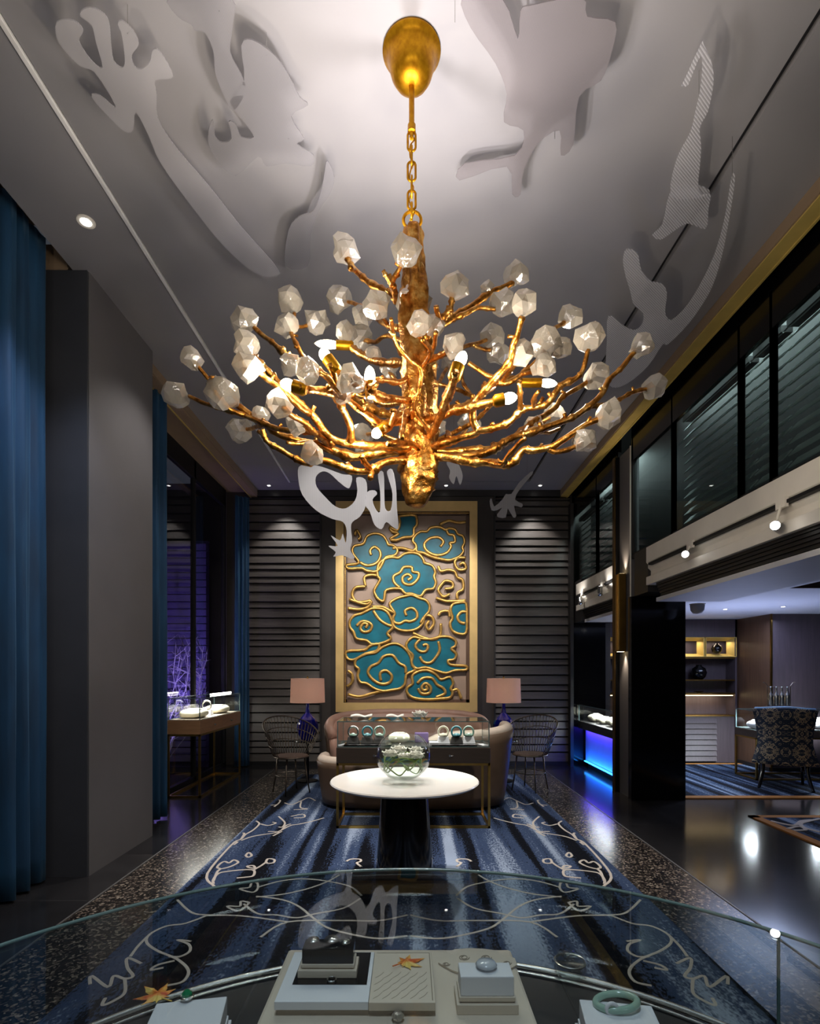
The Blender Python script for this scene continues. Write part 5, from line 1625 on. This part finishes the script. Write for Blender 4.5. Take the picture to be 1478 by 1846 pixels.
p = PZ(155, 399, CEIL)
downlight('recessed downlight in the left ceiling strip above the grey pillar', p.x, p.y)
p = PZ(490, 882, CEIL)
downlight('tiny recessed downlight above the left ribbed wall panel', p.x, 8.62, r=.03)
p = PZ(803, 880, CEIL)
downlight('tiny recessed downlight above the framed relief, right of the chandelier trunk', p.x, 8.62, r=.03)
p = PZ(970, 880, CEIL)
downlight('tiny recessed downlight above the right ribbed wall panel', p.x, 8.62, r=.03)
downlight('small downlight in the white soffit left of the sconce', 3.15, 7.75, 2.27, .03)
downlight('small downlight in the side room ceiling above the shelves', 4.4, 7.6, 2.39, .03)
downlight('small downlight in the side room ceiling above the damask chair', 5.0, 7.3, 2.39, .03)
t = thing('ceiling_speaker', 'small white dome fitting under the side room soffit beside the black pier', 'ceiling fitting', (3.22, 6.1, 2.27))
MB().lathe([(0.07, 2.27), (0.075, 2.25), (0.07, 2.20), (0.045, 2.165), (0.0, 2.155)], (3.22, 6.1, 0), 28).build('dome', M['soffit'], t, smooth=True, autos=60)
MB().lathe([(0.082, 2.27), (0.082, 2.262)], (3.22, 6.1, 0), 28).build('base_ring', M['white_paint'], t)


# blue lit counter under the far gallery
def blue_counter():
    x0, x1, y0, y1 = 2.80, 3.14, 7.05, 8.72
    t = thing('lit_counter', 'glass-topped jewellery counter with glowing blue front under the far gallery', 'counter', ((x0 + x1) / 2, (y0 + y1) / 2, 0))
    MB().box(x0 + 0.02, x1, y0, y1, 0.09, 0.62).build('front_panel', mat('blue_panel', rgb(150, 170, 230), 0.45, var=0.05), t)
    MB().box(x0 + 0.06, x1, y0, y1, 0, 0.09).build('plinth', M['black_matte'], t)
    MB().box(x0 - .10, x1, y0, y1, 0.62, 0.74).build('counter_box', M['charcoal'], t, bevel=0.01)
    g = MB()
    xa = x0 - .09
    g.box(xa, xa + .006, y0, y1, 0.74, 0.985)
    g.box(xa, x1, y0, y1, 0.985, 0.992)
    g.build('glass_hood', M['glass'], t)
    e = MB()
    e.box(xa - .004, xa + .008, y0, y1, 0.982, 0.994)
    e.box(xa - .004, xa + .008, y0, y0 + .01, 0.74, 0.985)
    e.box(xa - .004, xa + .008, y1 - .01, y1, 0.74, 0.985)
    e.build('glass_edges', M['glass_edge'], t)
    MB().box(x0 - 0.005, x0 + 0.02, y0, y1, 0.09, 0.105).build('light_strip', M['led_blue'], t)
    lamp('AREA', 'light_blue_strip', (x0 - 0.06, (y0 + y1) / 2, 0.07), 8.0, (0.02, 0.25, 1.0), (x0 + 0.05, (y0 + y1) / 2, 0.4), y1 - y0 - .1, 0.03)
    lamp('AREA', 'light_blue_top', (x0 - 0.03, (y0 + y1) / 2, 0.61), 4.5, (0.14, 0.05, 1.0), (x0 + 0.03, (y0 + y1) / 2, 0.3), y1 - y0 - .1, 0.03)
    lamp('AREA', 'light_blue_case', (2.9, (y0 + y1) / 2, 0.975), 22, (0.95, 1, 1), (2.9, (y0 + y1) / 2, 0.7), 0.2, 1.4)
    k = 0
    for y, lab in ((7.35, 'nearest the sconce pilaster'), (7.75, 'next to the nearest one'), (8.15, 'third from the pilaster'), (8.52, 'at the far end')):
        pillow('white necklace cushion in the blue counter, ' + lab, 2.92, y, 0.742, 0.22, 0.28, 0.10 + .02 * (k % 2), M['ivory'], top='steel')
        k += 1


blue_counter()


# shelving unit in the side room
def shelves():
    y = 9.36
    x0, x1 = 3.30, 5.44
    t = thing('shelving_unit', 'dark wood wall shelving with gold-lit display niches in the side room', 'shelves', ((x0 + x1) / 2, y - .15, 0.0))
    d = 0.30
    yy = y - d
    zz = lambda py: EYE + (CY - py) * (y - d) / F
    b = MB()
    b.box(x0, x1, yy, y, zz(1148), 2.385)
    b.box(x0, x1, yy + .02, y, zz(1375), zz(1291))
    b.box(x1 - .03, x1, yy, y, 0, 2.385)
    b.box(x0, x0 + .03, yy, y, 0, 2.385)
    b.build('carcass', M['wood_grey'], t)
    for z in (zz(1186), zz(1226), zz(1250), zz(1290)):
        MB().box(x0 + .03, x1 - .03, yy, y - .02, z - .012, z + .008).build('shelf', M['brass_dark'], t)
    MB().box(x0 + .03, x1 - .03, y - .03, y - .001, 0.0, zz(1148)).build('back_panel', M['wood_grey'], t)
    # louvred drawer fronts
    dr = MB()
    z = zz(1372)
    while z < zz(1293) - .05:
        dr.hexa([(3.4, yy - .02, z), (5.1, yy - .02, z), (5.1, yy + .02, z), (3.4, yy + .02, z)], [(3.4, yy + .005, z + .075), (5.1, yy + .005, z + .075), (5.1, yy + .02, z + .075), (3.4, yy + .02, z + .075)])
        z += 0.09
    dr.build('louvred_front', M['wood_grey'], t)
    # niches: bevelled gold frames
    zt, zb = zz(1149), zz(1184)
    for k, xc in enumerate((3.52, 4.12, 4.66, 5.16)):
        w = 0.27
        o = MB()
        a0, a1, b0, b1 = xc - w, xc + w, zb + .005, zt - .005
        i = 0.07
        for (q0, q1, q2, q3) in (((a0, b0), (a1, b0), (a1 - i, b0 + i * .7), (a0 + i, b0 + i * .7)), ((a0, b1), (a1, b1), (a1 - i, b1 - i * .7), (a0 + i, b1 - i * .7)), ((a0, b0), (a0, b1), (a0 + i, b1 - i * .7), (a0 + i, b0 + i * .7)), ((a1, b0), (a1, b1), (a1 - i, b1 - i * .7), (a1 - i, b0 + i * .7))):
            o.add([(q0[0], yy - .01, q0[1]), (q1[0], yy - .01, q1[1]), (q2[0], yy + .16, q2[1]), (q3[0], yy + .16, q3[1])], [(0, 1, 2, 3)])
        o.build('niche_frame', M['gilt'], t, solid=0.008)
        lamp('AREA', 'light_niche', (xc, yy + .1, b1 - .06), 1.3, WARM, (xc, yy + .12, b0), 0.35, 0.05)
    MB().box(x0 + .05, x1 - .05, yy + .03, yy + .05, zz(1252) - .022, zz(1252) - .012).build('light_strip', M['led_warm'], t)
    lamp('AREA', 'light_shelf', (4.6, yy + .10, zz(1252) - .03), 4, WARM, (4.6, yy + .2, 0.9), 1.4, 0.04)
    for (x, zb_, r, lab) in ((5.16, zz(1184) + .058, .085, 'black round vase inside the gold-lit niche'), (4.86, zz(1226) + .009, .125, 'large black round vase on the shelf below the niches'), (3.56, zz(1184) + .058, .085, 'black round vase in the niche glimpsed left of the sconce')):
        o = MB().lathe([(r * .5, zb_), (r * .85, zb_ + r * .4), (r, zb_ + r * .95), (r * .8, zb_ + r * 1.5), (r * .35, zb_ + r * 1.8), (r * .38, zb_ + r * 1.95)], (x, yy + .10, 0), 28).build('vase', M['black_gloss'], loc=(x, yy + .10, zb_), smooth=True)
        tag(o, lab, 'vase', 'black vases on the side room shelves')
    for (x, w, lab) in ((4.86, .16, 'small pale dish on the shelf under the large black vase'), (4.84, .2, 'small pale dish on the lowest open shelf')):
        z = zz(1226) - .06 if 'under' in lab else zz(1250) + .009
    o = MB().lathe([(.03, zz(1250) + .009), (.08, zz(1250) + .03), (.085, zz(1250) + .035), (0, zz(1250) + .02)], (4.86, yy + .1, 0), 20).build('dish', M['steel'], loc=(4.86, yy + .1, zz(1250) + .009))
    tag(o, 'small silver dish on the open shelf above the warm light strip', 'dish')


shelves()


# side room vitrine, chair and bottle rack
vitrine('brightly lit glass display case behind the damask chair in the side room', 4.80, 6.10, 7.55, 8.05, 0.012, 0.60, 0.70, 0.97, M['vitrine_wood'], [])
lamp('AREA', 'light_room_case', (5.45, 7.8, 0.965), 110, (0.85, 0.92, 1.0), (5.45, 7.8, 0.7), 1.2, 0.3)
pillow('white cushion in the side room case, right of the chair', 5.52, 7.78, 0.704, 0.34, 0.26, 0.15, M['white_box'], top='steel')
pillow('white cushion in the side room case, at the right picture edge', 5.88, 7.78, 0.704, 0.30, 0.26, 0.15, M['white_box'], top='steel')
pillow('white cushion in the side room case, left of the chair back', 4.95, 7.78, 0.704, 0.20, 0.24, 0.12, M['white_box'], top='steel')


def damask_chair():
    cx, cy = 4.83, 7.02
    t = thing('damask_chair', 'high-backed chair in navy and gold damask seen from behind, side room', 'chair', (cx, cy, 0.012))
    t.rotation_euler = (0, 0, -0.5)
    zt, zb = 1.05, 0.32

    def back(u, v, off=0.0):
        z = zb + (zt - zb) * v
        w = 0.265 + 0.055 * max(0, v - .55) / .45 + 0.08 * max(0, .35 - v) / .35
        x = (u - .5) * 2 * w
        y = cy - 0.02 - 0.10 * v - off + 0.16 * (abs(u - .5) * 2) ** 2.2 * (0.5 + .5 * v)
        return Vector((cx + x, y, z + (0.012 * math.cos((u - .5) * 6) if v > .99 else 0)))
    MB().grid(back, 18, 16).build('backrest', M['damask'], t, smooth=True, fix=False, solid=-0.05)
    ed = [back(0, v / 15) for v in range(16)] + [back(u / 17, 1) for u in range(18)] + [back(1, 1 - v / 15) for v in range(16)]
    MB().tube(ed, 0.014, 8).build('piping', mat('blue_piping', rgb(110, 150, 180), 0.5), t, smooth=True)
    MB().box(cx - .29, cx + .30, cy + .03, cy + .50, 0.33, 0.50).build('seat', mat('seat_navy', rgb(24, 40, 66), 0.7), t, bevel=0.04)
    for sx in (-1, 1):
        x = cx + sx * .24
        MB().tube(catmull([(x, cy + .05, 0.36), (x + sx * .0, cy + .01, 0.22), (x + sx * .03, cy - .05, 0.08), (x + sx * .05, cy - .10, 0.012)], 4), [0.03 - .014 * k / 12 for k in range(13)], 8).build('leg', M['black_gloss'], t, smooth=True)
        MB().tube([(x, cy + .42, 0.36), (x, cy + .43, 0.012)], [0.026, 0.016], 8).build('leg', M['black_gloss'], t, smooth=True)


damask_chair()


def bottle_rack():
    y = 7.75
    c = P(1404, 1275, y)
    z = 0.977
    t = thing('bottle_rack', 'small dark caddy with flared rim standing on the side room case', 'rack', (c.x, y, z))
    MB().box(c.x - .17, c.x + .17, y - .06, y + .06, z, z + .05).build('base', M['wood_grey'], t, bevel=0.004)
    for sx in (-1, 1):
        MB().tube([(c.x + sx * .16, y, z + .05), (c.x + sx * .165, y, z + .34), (c.x + sx * .2, y, z + .385), (c.x + sx * .23, y, z + .39)], 0.007, 6).build('post', M['wire'], t)
    MB().tube([(c.x - .165, y, z + .33), (c.x + .165, y, z + .33)], 0.005, 6).build('rail', M['wire'], t)
    for k, lab in enumerate(('left bottle', 'second bottle from the left', 'third bottle from the left', 'right bottle')):
        x = c.x - .117 + k * .078
        zb = z + .051
        o = MB().lathe([(0.030, zb), (0.033, zb + .01), (0.033, zb + .14), (0.028, zb + .17), (0.012, zb + .20), (0.011, zb + .26), (0.015, zb + .265), (0.015, zb + .275)], (x, y, 0), 16).build('bottle', M['steel'], loc=(x, y, zb), smooth=True)
        tag(o, 'clear silver bottle in the side room caddy, ' + lab, 'bottle', 'bottles in the caddy')


bottle_rack()


# ------------------------------------------------------------------ foreground glass counter
RC, YC = 0.724, 0.376
RIM, BED = 1.10, 0.925


def arc(a0, a1, n_, r=RC, z=0.0):
    return [Vector((r * math.sin(a), YC + r * math.cos(a), z)) for a in [a0 + (a1 - a0) * k / (n_ - 1) for k in range(n_)]]


def counter():
    t = thing('bow_front_counter', 'bow-fronted glass jewellery counter with black bed in the foreground', 'counter', (0, 0.6, 0.0))
    A = 1.42
    ya = -0.05
    pl = lambda r, z: [Vector((r * math.sin(-A), ya, z))] + arc(-A, A, 60, r, z) + [Vector((r * math.sin(A), ya, z))]
    MB().prism(pl(RC - .02, 0.014), (0, 0, BED - 0.014 - .012)).build('cabinet', M['vitrine_wood'], t)
    MB().prism(pl(RC - .016, BED - .012), (0, 0, .012)).build('display_bed', mat('black_suede', rgb(34, 34, 36), 0.5), t)
    MB().prism(pl(RC, RIM), (0, 0, .008)).build('glass_top', M['counter_glass'], t)

    def front(u, v):
        a = -A + 2 * A * u
        return Vector((RC * math.sin(a), YC + RC * math.cos(a), BED + (RIM - BED) * v))
    MB().grid(front, 80, 2).build('curved_glass', glass('curved_glass', (0.95, 0.97, 0.965, 1), 0.02, fmax=0.55), t, smooth=True, fix=False, solid=0.006)
    MB().tube(arc(-A, A, 90, RC + .001, RIM + .004), 0.0032, 8).build('rim_edge', M['glass_edge'], t, smooth=True)
    o = MB().tube(arc(-A, A, 90, RC - .008, BED + .006), 0.0065, 8)
    o.tube(arc(-A, A, 90, RC - .024, BED + .003), 0.0035, 8)
    o.build('bottom_rail', M['steel'], t, smooth=True)
    a = math.asin(0.5625 / RC)
    p = Vector((RC * math.sin(a), YC + RC * math.cos(a), 0))
    MB().tube([(p.x, p.y, BED), (p.x, p.y, RIM + .004)], 0.0024, 8).build('glass_joint', M['glass_edge'], t)


counter()

# tray and what lies on it
TZ = 0.98
tag(MB().box(-0.227, 0.192, 0.66, 1.03, BED + .002, TZ).build('display_plinth', M['cream'], loc=(-0.02, 0.85, BED + .002), bevel=0.006), 'wide beige display plinth inside the foreground counter', 'plinth')


def FZ(x, y, z):
    return PZ(x, y, z)


def quad_block(pxs, ztop, zbot):
    top = [FZ(x, y, ztop) for x, y in pxs]
    return [Vector((p.x, p.y, zbot)) for p in top], top


# framed dark picture board, left
z1 = TZ + 0.022
c = [FZ(494, 1806, z1), FZ(664, 1806, z1), FZ(668, 1716, z1), FZ(535, 1714, z1)]
x0, x1, y0, y1 = c[0].x, c[1].x, c[0].y, c[2].y
t = thing('picture_board', 'white-bordered board with a dark glossy centre, left on the beige plinth', 'board', ((x0 + x1) / 2, (y0 + y1) / 2, TZ))
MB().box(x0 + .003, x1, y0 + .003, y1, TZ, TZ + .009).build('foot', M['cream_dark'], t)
MB().box(x0, x1, y0, y1, TZ + .009, z1).build('border', M['white_box'], t, bevel=0.001)
MB().box(x0 + .018, x1 - .006, y0 + .045, y1 - .004, z1, z1 + .0012).build('dark_centre', M['black_gloss'], t)
# relief board with maple leaf, right
xr0, xr1 = x1 + .0005, FZ(785, 1808, z1).x
t = thing('relief_board', 'cream board carved with wave lines beside the dark board', 'board', ((xr0 + xr1) / 2, (y0 + y1) / 2, TZ))
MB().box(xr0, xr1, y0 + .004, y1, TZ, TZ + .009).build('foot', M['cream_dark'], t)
MB().box(xr0, xr1, y0 - .002, y1, TZ + .009, z1).build('board', M['cream'], t, bevel=0.001)
b = MB()
for row in range(4):
    for k in range(6):
        xa = xr0 + .006 + (xr1 - xr0 - .03) * k / 5
        yb_ = y0 + .008 + row * .019
        b.tube(catmull([(xa, yb_, z1), (xa + .008, yb_ + .008, z1), (xa + .013, yb_ + .017, z1)], 4), 0.0005, 5)
b.tube([(xr0 + .004, y1 - .004, z1), (xr1 - .004, y1 - .004, z1), (xr1 - .004, y0 + .004, z1)], .0008, 5)
b.build('carved_lines', M['cream_dark'], t)


def maple(label, c, s, rz, tilt=0.0):
    tips = []
    lobes = [(90, 1.0), (140, .82), (40, .82), (185, .62), (-5, .62), (235, .42), (-55, .42)]
    lobes.sort(key=lambda q: q[0])
    pts = []
    for i, (a, r) in enumerate(lobes):
        for da, rr in ((-14, .62), (-7, .72), (0, 1.0), (7, .72), (14, .62)):
            an = math.radians(a + da)
            pts.append(Vector((math.cos(an) * r * rr, math.sin(an) * r * rr, 0)))
        if i < len(lobes) - 1:
            am = math.radians((a + lobes[i + 1][0]) / 2)
            pts.append(Vector((math.cos(am) * .34, math.sin(am) * .34, 0)))
    pts.append(Vector((0.03, -.3, 0)))
    R = Matrix.Rotation(rz, 3, 'Z')
    w = [R @ (p * s) + Vector(c) for p in pts]
    t = thing('maple_leaf', label, 'leaf', c, 'autumn maple leaves in the foreground counter')
    bm = MB()
    top = Vector(c) + Vector((0, 0, .006))
    k = len(w)
    bm.add(w + [top], [(i, (i + 1) % k, k) for i in range(k)])
    bm.build('blade', M['leaf'], t, solid=0.0008)
    MB().tube([R @ (Vector((0, -.25, .0)) * s) + Vector(c) + Vector((0, 0, .002)), R @ (Vector((.1, -.75, .0)) * s) + Vector(c) + Vector((0, 0, .003))], 0.0012, 5).build('stalk', M['leaf'], t)


cc = FZ(732, 1736, z1 + .002)
maple('yellow and red maple leaf lying on the carved cream board', (cc.x, cc.y, z1 + .002), 0.036, -1.1)


def case_box(label, x, y, z, w, d, h, lid, base, rz=0, name='jewellery_box', inset=.0):
    t = thing(name, label, 'box', (x, y, z), 'jewellery boxes in the foreground counter')
    ab = (x, y, 0)
    MB().box(x - w / 2 - .004, x + w / 2 + .004, y - d / 2 - .004, y + d / 2 + .004, z, z + h * .28, rz, ab).build('base', M[base], t, bevel=0.001)
    MB().box(x - w / 2, x + w / 2, y - d / 2, y + d / 2, z + h * .32, z + h * .45, rz, ab).build('collar', M[base], t, bevel=0.001)
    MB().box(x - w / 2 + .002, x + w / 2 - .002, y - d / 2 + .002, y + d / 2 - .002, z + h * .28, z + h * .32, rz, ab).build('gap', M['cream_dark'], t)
    MB().box(x - w / 2 + .002, x + w / 2 - .002, y - d / 2 + .002, y + d / 2 - .002, z + h * .45, z + h, rz, ab).build('lid', M[lid], t, bevel=0.0015)
    return t


# black open box on the dark board
bx = FZ(592, 1762, z1 + .002)
hb = 0.045
yb = FZ(592, 1752, z1 + .002).y
yb = 0.889 - .036
case_box('small black box on a cream base standing on the dark board', -0.133, 0.911, z1 + .0014, 0.088, 0.038, hb, 'black_gloss', 'cream')
bt = z1 + .0014 + hb
b = MB()
for (dx, dy, s) in ((-.03, .006, .011), (.004, .010, .013), (.03, -.004, .009)):
    b.lathe([(0, bt), (s, bt + .003), (s * .9, bt + .006), (0, bt + .007)], (-0.133 + dx * .9, 0.911 + dy * .7, 0), 14)
tag(b.build('pebble_brooch', M['steel'], loc=(-0.133, 0.911, bt), smooth=True), 'silvery leaf-shaped brooch on the small black box', 'brooch')
# cream cloud card and white box with stone, right side of plinth
t = thing('carved_card', 'cream card carved with cloud scrolls behind the white box on the plinth', 'card', (0.12, 0.99, TZ))
pts = [(790, 1738), (800, 1722), (820, 1714), (845, 1712), (870, 1713), (895, 1716), (905, 1724), (928, 1730), (932, 1742), (915, 1752), (880, 1760), (840, 1760), (815, 1752)]
MB().prism([FZ(x, y, TZ + .001) for x, y in pts], (0, 0, .003)).build('card', M['cream'], t)
b = MB()
for (x, y, r) in ((836, 1726, 10), (876, 1726, 10), (804, 1738, 7), (914, 1736, 8), (845, 1744, 9), (880, 1746, 9)):
    b.tube([FZ(x + math.cos(a) * r * (1 - a / 16), y + math.sin(a) * r * .5 * (1 - a / 16), TZ + .0045) for a in [k * .4 for k in range(28)]], 0.0009, 5)
b.build('scroll_lines', M['cream_dark'], t)
wb = FZ(878, 1808, TZ)
case_box('white lidded box on a beige base on the right of the plinth', 0.120, 0.857, TZ, 0.086, 0.046, 0.055, 'white_box', 'cream')
sz = TZ + .055
b = MB().lathe([(0, sz), (.014, sz + .002), (.017, sz + .005), (.014, sz + .009), (.005, sz + .011), (0, sz + .0115)], (0.122, 0.862, 0), 20)
tag(b.build('pale_stone', mat('pale_stone', rgb(196, 200, 206), 0.15, coat=0.4), loc=(0.122, 0.862, sz), smooth=True), 'pale oval stone on the white box of the plinth', 'gem')
# crystal at the plinth's front
p = FZ(717, 1840, TZ)
bm = MB().lathe([(0, TZ + .001), (.008, TZ + .003), (.010, TZ + .008), (.006, TZ + .012), (0, TZ + .013)], (p.x, p.y, 0), 8)
tag(bm.build('cut_crystal', M['crystal'], loc=(p.x, p.y, TZ)), 'tiny cut crystal at the front of the beige plinth', 'gem')
p = FZ(598, 1768, z1 + .0014)
bm = MB().tube([(p.x + math.cos(a) * .007, p.y + math.sin(a) * .007, z1 + .004) for a in [k * .45 for k in range(14)]], .0012, 6, closed=True)
tag(bm.build('diamond_ring', M['steel'], loc=(p.x, p.y, z1 + .002)), 'small silver ring in front of the black box on the dark board', 'ring')

# boxes on the black bed
lb = FZ(340, 1822, BED + .06)
bl = case_box('white box carrying a green ring at the lower left of the counter', lb.x, lb.y - .005, BED + .001, 0.110, 0.075, 0.058, 'white_box', 'white_box', rz=0.18)
t = thing('emerald_ring', 'ring with a green emerald on the lower left white box', 'ring', (lb.x, lb.y, BED + .06))
rc = FZ(337, 1799, BED + .062)
MB().tube([(rc.x + math.cos(a) * .009, rc.y + math.sin(a) * .009, BED + .0635) for a in [k * .35 for k in range(18)]], .0016, 6, closed=True).build('band', M['steel'], t)
MB().lathe([(0, BED + .064), (.008, BED + .066), (.008, BED + .070), (.004, BED + .074), (0, BED + .074)], (rc.x, rc.y, 0), 8).build('gem', M['emerald'], t)
mc = FZ(285, 1796, BED + .012)
maple('orange and yellow maple leaf lying beside the lower left white box', (mc.x, mc.y, BED + .012), 0.05, 0.9)
rb = FZ(1112, 1822, BED + .06)
case_box('white box carrying a jade bangle at the lower right of the counter', rb.x, rb.y - .012, BED + .001, 0.112, 0.075, 0.058, 'white_box', 'white_box', rz=-0.16)
t = thing('jade_bangle', 'pale green jade bangle lying on the lower right white box', 'bangle', (rb.x, rb.y, BED + .06))
jc = FZ(1111, 1806, BED + .066)
MB().tube([(jc.x + math.cos(a) * .031, jc.y + math.sin(a) * .021, BED + .066 + .003 * math.cos(a)) for a in [2 * math.pi * k / 40 for k in range(40)]], .0055, 10, closed=True).build('bangle', M['jade'], t, smooth=True)
MB().tube([(jc.x - .014 + math.cos(a) * .008, jc.y - .019, BED + .067 + math.sin(a) * .008) for a in [2 * math.pi * k / 20 for k in range(20)]], .003, 8, closed=True).build('clasp', M['white_box'], t, smooth=True)
# glass jar on the rail
gc = FZ(1022, 1756, BED + .003)
t = thing('glass_pot', 'small lidded glass pot at the counter\'s front rail, right of the plinth', 'pot', (gc.x, gc.y - .02, BED))
gx, gy = gc.x, gc.y - .02
MB().lathe([(0.012, BED + .003), (.024, BED + .012), (.029, BED + .026), (.026, BED + .038), (.023, BED + .038), (.025, BED + .026), (.02, BED + .014), (0.0, BED + .008)], (gx, gy, 0), 28).build('pot', M['bowl_glass'], t, smooth=True)
MB().lathe([(.027, BED + .039), (.024, BED + .047), (.012, BED + .053), (.003, BED + .055), (.003, BED + .062), (0, BED + .063)], (gx, gy, 0), 24).build('lid', M['bowl_glass'], t, smooth=True)
MB().tube([(gx + .0275 * math.cos(a), gy + .0275 * math.sin(a), BED + .038) for a in [2 * math.pi * k / 28 for k in range(28)]], .002, 6, closed=True).build('band', M['steel'], t)
